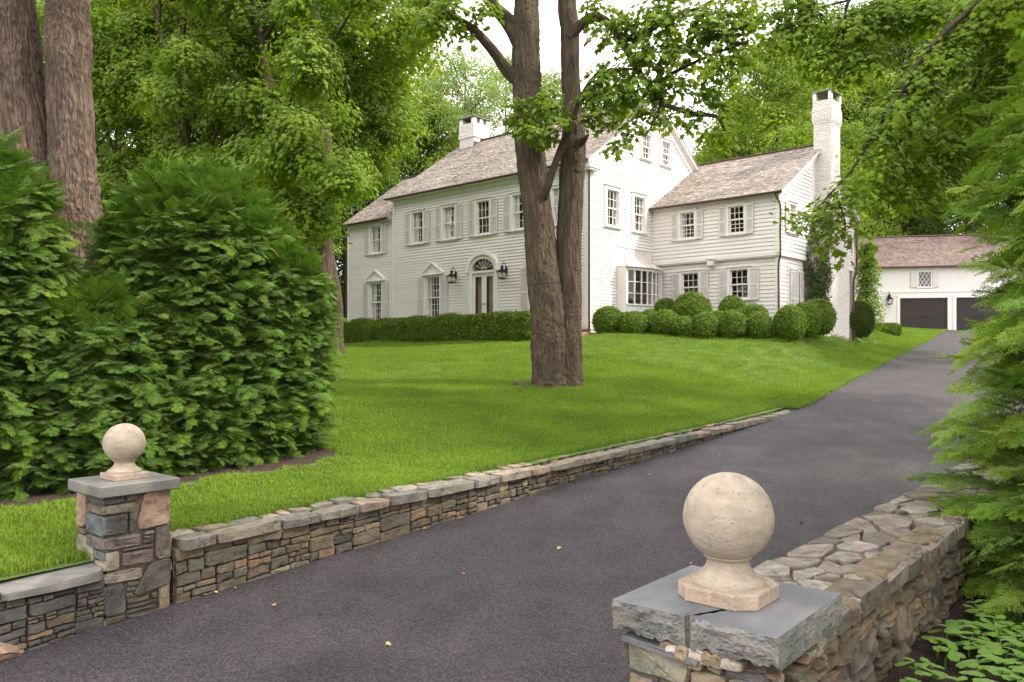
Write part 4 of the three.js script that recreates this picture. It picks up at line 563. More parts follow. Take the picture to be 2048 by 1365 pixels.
{ // bow window on the gable end, with a swept metal roof
  const b = grp('bow_window', house); place(b, GB, 3.2, 0);            // local x back along the wall, z out
  const half = 1.27, y0 = 0.86, y1 = 2.22, N = 7, at = (i) => { const t = (i / N) * 2 - 1; return [t * half, 0.46 + 0.26 * (1 - t * t)]; };
  const posts = [], base = [], head = [], roofT = [];
  for (let i = 0; i <= N; i++) { const [x, z] = at(i), w = i === 0 || i === N ? 0.06 : 0.018; posts.push(bx(x - w, x + w, y0, y1, z - 0.03, z + 0.03)); }
  for (let i = 0; i < N; i++) { const [xa, za] = at(i), [xb, zb] = at(i + 1), q = (y, o) => [[xa, y, za + o], [xb, y, zb + o]], quad = (A, B, L) => L.push(...A[0], ...A[1], ...B[1], ...A[0], ...B[1], ...B[0]); quad(q(0.55, 0.02), q(y0, 0.02), base); quad(q(y0, 0.02), q(y0 + 0.03, 0.07), base); quad(q(y0 - 0.03, 0.07), q(y0 + 0.03, 0.07), base); quad(q(y1, 0.03), q(y1 + 0.16, 0.03), head);
    for (let k = 0; k < 6; k++) { const f = (j) => { const t = j / 6, c = Math.pow(1 - t, 1.9); return [c, 2.38 + 0.72 * t]; }, [c0, h0] = f(k), [c1, h1] = f(k + 1), p = (x, z, c, h) => [lerp(x * 0.62, x * 1.06, c), h, lerp(0.02, z + 0.10, c)]; roofT.push(...p(xa, za, c0, h0), ...p(xb, zb, c0, h0), ...p(xb, zb, c1, h1), ...p(xa, za, c0, h0), ...p(xb, zb, c1, h1), ...p(xa, za, c1, h1)); } }
  for (const i of [0, N]) { const [x, z] = at(i); for (let k = 0; k < 6; k++) { const f = (j) => { const t = j / 6, c = Math.pow(1 - t, 1.9); return [lerp(x * 0.62, x * 1.06, c), 2.38 + 0.72 * t, lerp(0.02, z + 0.10, c)]; }; roofT.push(...f(k), ...f(k + 1), x * 0.62, 2.38, -0.02, ...(k === 0 ? [...f(0), x * 0.62, 2.38, -0.02, x * 1.06, 2.38, -0.02] : [])); roofT.push(...f(k), ...f(k + 1), x * 1.02, 2.38, -0.02); } }
  const cheek = (sg) => merged([bx(sg * half - 0.05, sg * half + 0.05, 0.55, 2.38, -0.13, 0.47)]);
  part('cheek', cheek(-1), M.paint, b); part('cheek', cheek(1), M.paint, b);
  part('apron', soup(base), M.trim, b); part('head_board', soup(head), M.trim, b); part('mullions', merged(posts), M.trim, b);
  const R = part('metal_roof', soup(roofT), M.leadRoof, b); const seams = [];
  for (let i = 0; i <= N; i++) { const [x, z] = at(i), pts = []; for (let k = 0; k <= 6; k++) { const t = k / 6, c = Math.pow(1 - t, 1.9); pts.push(V(lerp(x * 0.62, x * 1.06, c), 2.39 + 0.72 * t, lerp(0.02, z + 0.10, c))); } seams.push(pipe(pts, 0.012, 5)); }
  part('standing_seams', merged(seams), M.leadRoof, R, 'stuff');
  part('eave', merged(Array.from({ length: N }, (_, i) => { const [xa, za] = at(i), [xb, zb] = at(i + 1); const L = Math.hypot(xb - xa, zb - za), e = bx(0, L, 2.34, 2.39, -0.02, 0.05); e.rotateY(-Math.atan2(zb - za, xb - xa)); e.translate(xa * 1.06, 0, za + 0.09); return e; })), M.trim, b);
  part('cap', merged([bx(-half * 1.05, half * 1.05, 2.36, 2.38, -0.1, 0.5), bx(-half, half, 0.55, 0.6, -0.13, 0.5)]), M.trim, b);
  for (let i = 0; i < N; i++) for (let j = 0; j < 3; j++) { const [xa, za] = at(i), [xb, zb] = at(i + 1), L = Math.hypot(xb - xa, zb - za), g = part('pane', paneGeo(L - 0.03, (y1 - y0) / 3 - 0.02), M.glass, b); g.position.set((xa + xb) / 2, lerp(y0, y1, (j + 0.5) / 3), (za + zb) / 2); g.rotation.y = -Math.atan2(zb - za, xb - xa); if (j) { const br = part('glazing_bar', bx(-L / 2, L / 2, -0.011, 0.011, -0.014, 0.016), M.trim, b); br.position.set((xa + xb) / 2, lerp(y0, y1, j / 3), (za + zb) / 2); br.rotation.y = g.rotation.y; } }
  // a chair back shows through the glass
}
// ---- side wing, set back beside the gable end
const WL = 5.4, WZ = -4.7, WD = 7.85, wEave = 4.98, wRidge = 7.4, wRz = WZ - WD / 2, jet = 0.14, belt = 2.62;
const WF = [0, WZ, 0], WU = [0, WZ + jet, 0], WG = [WL, WZ, Math.PI / 2], WGu = [WL + 0.10, WZ + jet, Math.PI / 2];
const wu = [windowSpec(1.67, 3.6, 4.66, 0.64, { cols: 3, rt: 2, rb: 3, split: 0.52, shutters: 0.3, casing: 0.09, curtain: 0.15 }), windowSpec(3.8, 3.6, 4.66, 0.64, { cols: 3, rt: 2, rb: 3, split: 0.52, shutters: 0.3, casing: 0.09 })];
const wl = [windowSpec(1.72, 1.06, 2.2, 0.76, { cols: 3, rt: 2, rb: 2, shutters: 0.36, casing: 0.09, split: 0.5 }), windowSpec(3.84, 1.06, 2.2, 0.76, { cols: 3, rt: 2, rb: 2, shutters: 0.36, casing: 0.09 })];
wallSheet(WU, [[0, belt], [WL + 0.1, belt], [WL + 0.1, wEave], [0, wEave]], wu.map((s) => s.hole)); clap(WU, belt + 0.1, wEave - 0.06, () => 0.02, () => WL - 0.02, wu.map((s) => s.cut), 0.15);
wallSheet(WF, [[0, -1.2], [WL, -1.2], [WL, belt], [0, belt]], wl.map((s) => s.hole)); clap(WF, -0.12, belt, () => 0.02, () => WL - 0.1, wl.map((s) => s.cut), 0.15);
wu.forEach((s) => buildWindow(WU, s)); wl.forEach((s) => buildWindow(WF, s));
part('belt_board', merged([cbx(0.0, WL + 0.14, belt, belt + 0.10, WZ + jet - 0.01, WZ + jet + 0.035, 0.01), bx(0, WL + 0.1, belt - 0.04, belt, WZ - 0.02, WZ + jet + 0.0)]), M.trim, house);
part('bracket', merged([cbx(2.62, 2.84, belt - 0.22, belt + 0.04, WZ - 0.05, WZ + jet + 0.22, 0.02), bx(2.58, 2.88, belt + 0.04, belt + 0.08, WZ, WZ + jet + 0.26)]), M.trim, house);
const wg = [windowSpec(1.15, 3.6, 4.66, 0.6, { cols: 3, rt: 2, rb: 3, shutters: 0.28, casing: 0.09 })], wpitch = (wRidge - wEave) / (WD / 2), wrk = (h) => (h <= wEave - 0.2 ? 0 : (h - wEave + 0.2) / wpitch);
const gz = jet, GW = WD + 0.28;
wallSheet(WGu, [[0, belt], [GW, belt], [GW, wEave], [GW / 2, wRidge - 0.05], [0, wEave]], wg.map((s) => s.hole)); clap(WGu, belt + 0.1, wRidge - 0.3, (h) => Math.max(0.06, wrk(h) + 0.04), (h) => GW - Math.max(0.06, wrk(h) + 0.04), [...wg.map((s) => s.cut), [3.15, 4.6, -1, 9]], 0.15);
wallSheet(WG, [[0, -1.2], [WD, -1.2], [WD, belt], [0, belt]], []); clap(WG, -0.12, belt, () => 0.1, () => WD - 0.1, [[0.82, 1.86, -0.2, 2.28], [2.3, 5.9, -1, 9]], 0.15);
wg.forEach((s) => buildWindow(WGu, s));
{ const s = part('side_door', merged([bx(-0.5, -0.4, -0.1, 2.2, 0, 0.05), bx(0.4, 0.5, -0.1, 2.2, 0, 0.05), bx(-0.5, 0.5, 2.2, 2.28, 0, 0.06), bx(-0.38, 0.38, 0.0, 2.18, 0.0, 0.02)]), M.trim, house); place(s, WG, 1.34, 0); shutter(WG, 1.34, 0.02, 0.74, 2.14, 0); shutter(WG, 2.08, 0.02, 0.4, 2.14, 0.04); const k = part('handle', pipe([V(-0.30, 0.98, 0.09), V(-0.2, 0.98, 0.11), V(-0.18, 0.98, 0.11)], 0.012, 6), M.iron, s); }
part('belt_board', cbx(WL + 0.09, WL + 0.135, belt, belt + 0.10, WZ - WD - 0.1, WZ + jet - 0.02, 0.01), M.trim, house);
part('corner_board', merged([bx(WL - 0.02, WL + 0.125, belt + 0.1, wEave - 0.02, WZ + jet, WZ + jet + 0.056), bx(WL - 0.1, WL + 0.024, -0.12, belt - 0.04, WZ, WZ + 0.056)]), M.trim, house);
part('wall', merged([bx(0, WL + 0.1, -1.2, wEave, WZ - WD, WZ - WD + 0.14), bx(0.02, WL - 0.15, -0.1, 0, WZ - WD + 0.2, WZ - 0.2), bx(0.02, WL - 0.15, 2.64, 2.8, WZ - WD + 0.2, WZ - 0.1), bx(0.05, WL - 0.1, 4.9, 5.0, WZ - WD + 0.2, WZ - 0.1), bx(0.02, WL - 0.15, 0, 4.9, WZ - 3.3, WZ - 3.2)]), M.inside, house);
gableRoof(0.03, WL + 0.30, WZ + jet + 0.24, wEave + 0.02, wRz, wRidge + 0.14, WZ - WD - 0.36, wEave + 0.02, 61);
part('rake_board', rake(WL + 0.1, WZ + jet + 0.22, wEave - 0.08, wRz, wRidge + 0.03, 0.22, 0.05, 0.02), M.trim, house);
part('soffit', merged([bx(0.03, WL + 0.26, wEave - 0.06, wEave - 0.0, WZ + jet + 0.028, WZ + jet + 0.2)]), M.trim, house);
gutter(0.04, WL + 0.3, wEave - 0.03, WZ + jet + 0.3);
part('downpipe', pipe([V(WL + 0.06, wEave - 0.06, WZ + jet + 0.27), V(WL + 0.09, wEave - 0.22, WZ + jet + 0.2), V(WL + 0.16, wEave - 0.45, WZ + jet + 0.07), V(WL + 0.17, 3.4, WZ + jet + 0.06), V(WL + 0.17, belt, WZ + jet + 0.06), V(WL + 0.06, belt - 0.25, WZ + 0.07), V(WL + 0.05, 1, WZ + 0.06), V(WL + 0.05, -0.5, WZ + 0.06)], 0.04), M.copper, house);
part('downpipe', pipe([V(WL + 0.3, wEave - 0.1, WZ - WD - 0.2), V(WL + 0.28, wEave - 0.5, WZ - WD + 0.02), V(WL + 0.28, belt, WZ - WD + 0.05), V(WL + 0.2, belt - 0.3, WZ - WD + 0.1), V(WL + 0.2, -0.5, WZ - WD + 0.1)], 0.05), M.copper, house);
part('foundation', merged([bx(0.02, WL - 0.02, -1.4, -0.125, WZ - 0.3, WZ - 0.012), bx(WL - 0.3, WL - 0.012, -1.4, -0.125, WZ - WD, WZ - 0.32)]), M.brick[2], house);
{ // end chimney: broad brick base stepping in to a tall shaft
  const c = grp('chimney', house), cx0 = WL + 0.13, zc = wRz;
  part('base', bricksAround(cx0 - 0.4, cx0 + 0.62, zc - 1.55, zc + 1.35, -0.6, 3.05, 5), M.brickPaint, c, 'stuff');
  part('shoulder', (() => { const L = []; for (let y = 3.05, k = 0; y < 4.6; y += 0.072, k++) { const t = (y - 3.05) / 1.55; L.push(bricksAround(cx0 - 0.4, cx0 + 0.62 - 0.02 * t, zc - lerp(1.55, 0.62, t), zc + lerp(1.35, 0.62, t), y, y + 0.071, 90 + k)); } return mergeGeometries(L); })(), M.brickPaint, c, 'stuff');
  part('shaft', bricksAround(cx0 - 0.10, cx0 + 0.60, zc - 0.56, zc + 0.5, 4.6, 9.22, 6, (y) => (y > 8.25 && y < 8.85 ? (y < 8.32 ? 0.02 : y < 8.40 ? 0.04 : 0.055) : y >= 8.85 ? 0.03 : 0)), M.brickPaint, c, 'stuff');
  part('pier', merged([[0, 0], [1, 0], [0, 1], [1, 1]].map(([i, j]) => { const x = i ? cx0 + 0.63 - 0.14 : cx0 - 0.13, z = j ? zc + 0.53 - 0.16 : zc - 0.59; return cbx(x, x + 0.14, 9.21, 9.54, z, z + 0.16, 0.01); })), M.paint, c);
  part('cap', cbx(cx0 - 0.17, cx0 + 0.67, 9.54, 9.60, zc - 0.63, zc + 0.57, 0.015), M.slateEdge, c); part('flue', bx(cx0 - 0.02, cx0 + 0.5, 9.1, 9.25, zc - 0.45, zc + 0.4), M.soot, c);
}
{ // ridge chimney at the far end of the main block
  const c = grp('chimney', house), x0 = -11.05, x1 = -10.05, z0 = ridgeZ - 0.55, z1 = ridgeZ + 0.55;
  part('shaft', bricksAround(x0, x1, z0, z1, 8.5, 10.5, 9, (y) => (y > 9.95 ? 0.03 : y > 9.78 ? 0.05 : 0)), M.brickPaint, c, 'stuff');
  part('pier', merged([[0, 0], [1, 0], [0, 1], [1, 1], [0, 0.5], [1, 0.5]].map(([i, j]) => { const x = i ? x1 - 0.19 : x0 - 0.02, z = lerp(z0 - 0.02, z1 - 0.2, j); return cbx(x, x + 0.21, 10.49, 10.78, z, z + 0.22, 0.01); })), M.paint, c);
  part('cap', cbx(x0 - 0.1, x1 + 0.1, 10.78, 10.84, z0 - 0.1, z1 + 0.1, 0.015), M.slateEdge, c); part('flue', bx(x0 + 0.2, x1 - 0.2, 10.3, 10.55, z0 + 0.2, z1 - 0.2), M.soot, c);
  part('flashing', merged([bx(x0 - 0.02, x1 + 0.02, 9.1, 9.28, z1 - 0.01, z1 + 0.02), bx(x1 - 0.02, x1 + 0.03, 9.2, 9.55, z0, z1)]), M.copper, c);
}
// the longest boards are meshes of their own; the short pieces between the windows join into one part
boards.sort((a, b) => b[1] - a[1]);
boards.slice(0, 300).forEach(([g, , m]) => part('clapboard', g, m, house));
part('clapboard', merged(boards.slice(300).map((b) => b[0])), M.board[1], house, 'stuff');
// wall lanterns
function lantern(label, k = 1) {
  const t = thing('wall_lantern', label, 'lantern', 'black carriage lanterns'); 
  const w = 0.15 * k, rods = [], tri = [], y0 = -0.18 * k, y1 = 0.12 * k, wt = w * 1.18, wb = w * 0.82, c = [[-1, -1], [1, -1], [1, 1], [-1, 1]];
  c.forEach(([a, b]) => rods.push(pipe([V(a * wb, y0, b * wb), V(a * (wb + wt) / 2, (y0 + y1) / 2, b * (wb + wt) / 2), V(a * wt, y1, b * wt)], 0.012 * k, 5)));
  rods.push(bx(-wb - 0.015, wb + 0.015, y0 - 0.03 * k, y0 + 0.01, -wb - 0.015, wb + 0.015), bx(-0.04 * k, 0.04 * k, y0 - 0.07 * k, y0 - 0.03 * k, -0.04 * k, 0.04 * k));
  for (const [y, r] of [[y1, wt], [lerp(y0, y1, 0.02), wb]]) for (const s of [-1, 1]) rods.push(bx(-r - 0.012, r + 0.012, y - 0.012, y + 0.012, s * r - 0.012, s * r + 0.012), bx(s * r - 0.012, s * r + 0.012, y - 0.012, y + 0.012, -r + 0.012, r - 0.012));
  part('frame', merged(rods), M.iron, t);
  const hood = new THREE.CylinderGeometry(0.055 * k, wt * 1.5, 0.13 * k, 4); hood.rotateY(Math.PI / 4); hood.translate(0, y1 + 0.075 * k, 0); const cap = new THREE.CylinderGeometry(0.075 * k, 0.06 * k, 0.09 * k, 10); cap.translate(0, y1 + 0.18 * k, 0); const dome = new THREE.SphereGeometry(0.075 * k, 10, 6, 0, Math.PI * 2, 0, Math.PI / 2); dome.translate(0, y1 + 0.22 * k, 0);
  part('hood', merged([boxUV(plain(hood)), boxUV(plain(cap)), boxUV(plain(dome))]), M.iron, t);
  part('bracket', merged([pipe([V(0, y1 + 0.28 * k, 0), V(0, y1 + 0.40 * k, -0.02), V(0, y1 + 0.44 * k, -0.12 * k), V(0, y1 + 0.36 * k, -0.22 * k), V(0, y1 + 0.1 * k, -0.26 * k)], 0.014, 6), bx(-0.05, 0.05, y1 - 0.1 * k, y1 + 0.24 * k, -0.30 * k, -0.265 * k)]), M.iron, t);
  c.forEach(([a, b], i) => { const [p, q] = c[(i + 1) % 4], A = [a * wb, y0, b * wb], B = [p * wb, y0, q * wb], C = [p * wt, y1, q * wt], D = [a * wt, y1, b * wt]; part('pane', soup([A, B, C, A, C, D].flat()), M.lampGlass, t); });
  part('candle', boxUV(plain(new THREE.CylinderGeometry(0.02, 0.02, 0.14, 8).translate(0, y0 + 0.08, 0))), M.curtain, t);
  return t;
}
for (const [u, label] of [[-7.09, 'black wall lantern on the house front between the front door and a pedimented window'], [-4.12, 'black wall lantern on the house front beside the front door, nearest the forked tree trunk']]) { const t = lantern(label, 0.88), p = V(u, 2.18, 0.30).applyEuler(house.rotation).add(house.position); t.position.copy(p); t.rotation.y = house.rotation.y; }

// ---------------------------------------------------------------- garage
{
  const gar = thing('garage', 'white garage with dark plank doors and lattice window at the head of the driveway', 'garage'), by = 1.6;
  const o = PX(1703, 0, 56.5); gar.position.set(o.x, by, o.z); gar.rotation.y = -11.3 * Math.PI / 180;
  const X0 = -1.5, X1 = 11.6, D = 7.2, eave = 4.42, ridge = 7.0, belt = 2.75, q = (x) => x;
  const doors = [[3.22, 6.30], [6.85, 9.93]], win = [4.42, 5.22, 3.0, 4.0];
  const sh = new THREE.Shape([[X0, -0.8], [X1, -0.8], [X1, eave], [X0, eave]].map((p) => new THREE.Vector2(...p)));
  for (const [a, b, c, d] of [...doors.map(([a, b]) => [a, b, -0.5, 2.2]), win]) { const p = new THREE.Path(); p.moveTo(a, c); p.lineTo(a, d); p.lineTo(b, d); p.lineTo(b, c); p.closePath(); sh.holes.push(p); }
  const e = new THREE.ExtrudeGeometry(sh, { depth: 0.16, bevelEnabled: false }); e.translate(0, 0, -0.16); part('wall', merged([boxUV(plain(e)), bx(X0, X1, -0.8, eave, -D, -D + 0.15), bx(X0, X0 + 0.15, -0.8, eave, -D + 0.15, -0.16), bx(X1 - 0.15, X1, -0.8, eave, -D + 0.15, -0.16)]), M.paint, gar);
  for (const x of [X0, X1 - 0.15]) { const t = new THREE.ExtrudeGeometry(new THREE.Shape([[0, eave], [D, eave], [D / 2, ridge - 0.1]].map((p) => new THREE.Vector2(...p))), { depth: 0.15, bevelEnabled: false }); t.rotateY(Math.PI / 2); t.translate(x, 0, 0); part('gable', boxUV(plain(t)), M.paint, gar); }
  part('belt_board', merged([cbx(X0, X1, belt - 0.16, belt + 0.02, 0, 0.035, 0.01), bx(X0, X1, belt - 0.4, belt - 0.37, 0, 0.02)]), M.trim, gar);
  for (const [a, b] of doors) {
    const fr = part('door_frame', merged([bx(a - 0.2, a, -0.6, 2.36, 0, 0.04), bx(b, b + 0.2, -0.6, 2.36, 0, 0.04), bx(a, b, 2.2, 2.36, 0, 0.039)]), M.trim, gar);
    for (const k of [0, 1]) { const x0 = lerp(a, b, k / 2) + 0.006, x1 = lerp(a, b, (k + 1) / 2) - 0.006, leaf = grp('door', gar); leaf.position.set(0, 0, -0.1);
      const n = 8; for (let i = 0; i < n; i++) part('plank', cbx(lerp(x0, x1, i / n) + 0.003, lerp(x0, x1, (i + 1) / n) - 0.003, -0.5, 2.19, -0.03, 0.0, 0.004), M.doorDark, leaf);
      part('rail', bx(x0, x1, -0.5, -0.2, 0, 0.02), M.doorDark, leaf); part('rail', bx(x0, x1, 0.82, 1.0, 0, 0.02), M.doorDark, leaf); part('rail', bx(x0, x1, 2.0, 2.19, 0, 0.02), M.doorDark, leaf);
      const ring = new THREE.TorusGeometry(0.055, 0.012, 6, 14); ring.translate(k ? x0 + 0.14 : x1 - 0.14, 0.92, 0.04); part('ring_handle', boxUV(plain(ring)), M.iron, leaf); }
  }
  part('dark_interior', bx(X0 + 0.3, X1 - 0.3, -0.5, eave - 0.2, -D + 0.3, -1.2), M.inside, gar);
  { const w = grp('window', gar), [a, b, c, d] = win, bars = [], cx = (a + b) / 2, cy = (c + d) / 2, hw = (b - a) / 2, hh = (d - c) / 2;
    part('casing', merged([bx(a - 0.08, a, c - 0.06, d + 0.07, -0.05, 0.04), bx(b, b + 0.08, c - 0.06, d + 0.07, -0.05, 0.04), bx(a, b, d, d + 0.07, -0.05, 0.039), bx(a - 0.12, b + 0.12, c - 0.1, c - 0.0, -0.05, 0.07)]), M.trim, w);
    for (const sg of [-1, 1]) for (let i = -4; i <= 4; i++) { const k = 1.55, c0 = i * 0.26; let x0 = -hw, x1 = hw, f = (x) => sg * k * x + c0 * k; const lo = (sg > 0 ? (-hh - c0 * k) / k : (c0 * k - hh) / k), hi = (sg > 0 ? (hh - c0 * k) / k : (c0 * k + hh) / k); x0 = Math.max(x0, Math.min(lo, hi)); x1 = Math.min(x1, Math.max(lo, hi)); if (x1 - x0 < 0.05) continue; const L = Math.hypot(x1 - x0, f(x1) - f(x0)), g = bx(0, L, -0.016, 0.016, -0.01, sg > 0 ? 0.012 : 0.010); g.rotateZ(Math.atan2(f(x1) - f(x0), x1 - x0)); g.translate(cx + x0, cy + f(x0), -0.03); bars.push(g); }
    part('lattice', merged(bars), M.trim, w); const p = part('pane', paneGeo(2 * hw, 2 * hh), M.glass, w); p.position.set(cx, cy, -0.045);
    for (const [x0, x1] of [[a - 0.52, a - 0.09], [b + 0.09, b + 0.52]]) part('shutter', merged([cbx(x0, x1, c - 0.06, d + 0.06, 0.03, 0.06, 0.006), bx(x0 + 0.13, x0 + 0.14, c, d, 0.06, 0.064), bx(x0 + 0.28, x0 + 0.29, c, d, 0.06, 0.064)]), M.shutter, w); }
  const u = V(1, 0, 0), v = V(0, ridge - eave, -D / 2 - 0.3), S = v.length(); v.normalize();
  const rf = part('roof', slabQuad(V(X0 - 0.3, eave - 0.02, 0.3), u, v, X1 - X0 + 0.6, S, 0.12), M.trim, gar); part('shingles', shingles(V(X0 - 0.33, eave - 0.02, 0.3), u, v, X1 - X0 + 0.66, S, '', undefined, undefined, 71, 0.15), Object.assign(M.shingle.clone(), { color: rgb(0.60, 0.50, 0.52) }), rf, 'stuff');
  part('back_slope', slabQuad(V(X1 + 0.3, eave - 0.02, -D - 0.3), V(-1, 0, 0), V(0, ridge - eave, D / 2 + 0.3).normalize(), X1 - X0 + 0.6, S, 0.12), M.trim, rf);
  part('ridge_cap', bx(X0 - 0.33, X1 + 0.33, ridge + 0.02, ridge + 0.07, -D / 2 - 0.12, -D / 2 + 0.12), std({ color: rgb(0.3, 0.2, 0.17), map: shC }), rf);
  part('gutter', limb([V(X0 - 0.3, eave - 0.05, 0.36), V(X1 + 0.3, eave - 0.05, 0.36)], [0.06, 0.06], [8, 6, 3]), M.copper, gar);
  const L = lantern('black wall lantern on the white garage wall beside the garage door', 1.15); const p = V(2.45, 2.0, 0.36).applyEuler(gar.rotation).add(gar.position); L.position.copy(p); L.rotation.y = gar.rotation.y;
}

// ---------------------------------------------------------------- foliage pieces
function leafTris(P, at, dir, up, size, kind) {            // adds one leaf: lobed maple leaf, plain oval or small pair
  const side = V().crossVectors(dir, up).normalize(), n = V().crossVectors(side, dir).normalize(), q = (x, y, z) => { const v = V().copy(at).addScaledVector(side, x * size).addScaledVector(dir, y * size).addScaledVector(n, z * size); return [v.x, v.y, v.z]; };
  if (kind === 'maple') {
    const o = [[0, 0], [0.16, 0.02], [0.46, -0.06], [0.30, 0.22], [0.60, 0.46], [0.28, 0.48], [0.30, 0.66], [0.13, 0.60], [0, 1.0]], c = q(0, 0.3, 0.05), pts = [...o, ...o.slice(1, -1).reverse().map(([x, y]) => [-x, y])].map(([x, y]) => q(x, y, -0.28 * (x * x + (y - 0.3) * (y - 0.3))));
    for (let i = 0; i < pts.length; i++) P.push(...c, ...pts[i], ...pts[(i + 1) % pts.length]);
  } else { const a = q(0, 0, 0), b = q(0.30, 0.5, -0.07), c = q(0, 1, -0.12), d = q(-0.30, 0.5, -0.07), m = q(0, 0.5, 0.05); P.push(...a, ...b, ...m, ...b, ...c, ...m, ...c, ...d, ...m, ...d, ...a, ...m); }
}
function raw(P) { const g = new THREE.BufferGeometry(); g.setAttribute('position', new THREE.Float32BufferAttribute(P, 3)); return g; }
function sprig(n, R, size, kind, seed, flat = 0.35, droop = 0.35) {
  const r = mulberry(seed), P = [];
  for (let i = 0; i < n; i++) { const a = r() * 6.283, d = R * Math.sqrt(r()), at = V(Math.cos(a) * d, (r() - 0.5) * R * flat - droop * d * d / R * 0.4, Math.sin(a) * d), dir = V(Math.cos(a + (r() - 0.5) * 1.6), -droop * (0.3 + r()), Math.sin(a + (r() - 0.5) * 1.6)).normalize(), up = V((r() - 0.5) * 0.9, 1, (r() - 0.5) * 0.9).normalize(); leafTris(P, at, dir, up, size * (0.7 + 0.6 * r()), kind); }
  return raw(P);
}
// flat feathery spray of an arborvitae: growing along +z, branchlets either side
function fanSpray(len, pairs, subs, seed, wid = 0.010) {
  const r = mulberry(seed), P = [];
  const strip = (a, b, w0, w1, n) => { const d = b.clone().sub(a), s = V().crossVectors(d, n).normalize(); const A = a.clone().addScaledVector(s, w0), B = a.clone().addScaledVector(s, -w0), C = a.clone().lerp(b, 0.6).addScaledVector(s, w1), D = a.clone().lerp(b, 0.6).addScaledVector(s, -w1); for (const v of [A, C, B, B, C, D, C, b, D]) P.push(v.x, v.y, v.z); };
  const axis = (t) => V(0.03 * len * Math.sin(t * 4), -0.22 * len * t * t + 0.02 * len * Math.sin(t * 9), t * len), up = V(0, 1, 0.25).normalize();
  for (let i = 0; i < 5; i++) strip(axis(i / 5), axis((i + 1.05) / 5), wid * 0.6, wid * 0.7, up);
  for (let i = 0; i < pairs * 2; i++) {
    const t = 0.10 + 0.86 * (i / (pairs * 2)), sg = i % 2 ? 1 : -1, L = len * 0.48 * Math.pow(1 - t, 0.7) * (0.75 + 0.5 * r()) + len * 0.09, an = 0.75 + 0.25 * r(), a = axis(t), dir = V(sg * Math.sin(an), -0.12 - 0.25 * r(), Math.cos(an)).normalize(), b = a.clone().addScaledVector(dir, L); b.y -= 0.12 * L;
    const n = V((r() - 0.5) * 0.5, 1, (r() - 0.5) * 0.5).normalize(); strip(a, b, wid * 0.7, wid, n);
    for (let k = 0; k < subs; k++) { const f = 0.25 + 0.7 * k / subs, s2 = k % 2 ? 1 : -1, c = a.clone().lerp(b, f), an2 = Math.atan2(dir.x, dir.z) + s2 * (0.5 + 0.3 * r()), l2 = L * 0.42 * (1 - f * 0.6), e = V(c.x + Math.sin(an2) * l2, c.y - 0.15 * l2 + (r() - 0.5) * 0.02, c.z + Math.cos(an2) * l2); strip(c, e, wid * 0.7, wid * 1.0, V((r() - 0.5) * 0.7, 1, (r() - 0.5) * 0.7).normalize()); }
  }
  return raw(P);
}
const tmpM = new THREE.Matrix4(), qA = new THREE.Quaternion();
function basis(up, yaw, out) { const y = up.clone().normalize(), x = V(Math.cos(yaw), 0, Math.sin(yaw)); x.addScaledVector(y, -x.dot(y)).normalize(); const z = V().crossVectors(x, y); return out.makeBasis(x, y, z); }
class Leaves { constructor() { this.m = []; this.c = []; }
  add(p, up, yaw, sc, col) { basis(up, yaw, tmpM); tmpM.scale(V(sc, sc, sc)); tmpM.setPosition(p); this.m.push(tmpM.clone()); this.c.push(col); }
  addDir(p, dir, roll, sc, col) { const z = dir.clone().normalize(), x = V().crossVectors(V(0, 1, 0), z).normalize(), y = V().crossVectors(z, x); x.applyAxisAngle(z, roll); y.applyAxisAngle(z, roll); tmpM.makeBasis(x, y, z).scale(V(sc, sc, sc)).setPosition(p); this.m.push(tmpM.clone()); this.c.push(col); }
  build(name, geo, mat, parent) { const i = new THREE.InstancedMesh(geo, mat, this.m.length); this.m.forEach((m, k) => { i.setMatrixAt(k, m); i.setColorAt(k, this.c[k]); }); i.name = name; i.userData.kind = 'stuff'; shadows(i); parent.add(i); return i; } }
const tint = (r, v = 0.22, y = 0.12) => { const k = 1 + (r() - 0.5) * 2 * v, w = r() < y ? 0.5 + 0.5 * r() : 0; return new THREE.Color().setRGB(k * (1 + 0.55 * w + (r() - 0.5) * 0.25), k * (1 + 0.25 * w), k * (0.9 + 0.3 * r())); };
// fills flattened pads of foliage; pad = [centre, horizontal radius, vertical radius, sprigs]
function fillPads(L, pads, r, o = {}) {
  for (const [c, rx, ry, n, pt] of pads) { const ptint = 0.85 + 0.3 * r();
    for (let i = 0; i < n; i++) {
      const a = r() * 6.283, u = r() * 2 - 1, y = Math.sign(u) * Math.pow(Math.abs(u), 0.8), h = Math.sqrt(Math.max(0, 1 - y * y)), rad = 0.35 + 0.65 * Math.pow(r(), 0.5), dir = V(Math.cos(a) * h, y, Math.sin(a) * h); if (y < -0.35 && r() < 0.6) { i -= r() < 0.5 ? 1 : 0; continue; }
      const wob = 1 + 0.35 * noise3(c.x + dir.x * 1.7, c.y + dir.y * 1.7, c.z + dir.z * 1.7), p = V(c.x + dir.x * rx * rad * wob, c.y + dir.y * ry * rad * wob - 0.18 * rx * rad * rad * h * h, c.z + dir.z * rx * rad * wob);
      const up = V(dir.x * 0.75 + (r() - 0.5) * 0.9, 0.75 + (r() - 0.5) * 0.5, dir.z * 0.75 + (r() - 0.5) * 0.9), col = tint(r, o.vary ?? 0.2, o.yellow ?? 0.1); col.multiplyScalar(ptint); if (o.mul) col.multiply(o.mul);
      L.add(p, up, r() * 6.283, (o.scale ?? 1) * (0.7 + 0.6 * r()), col);
    } }
}
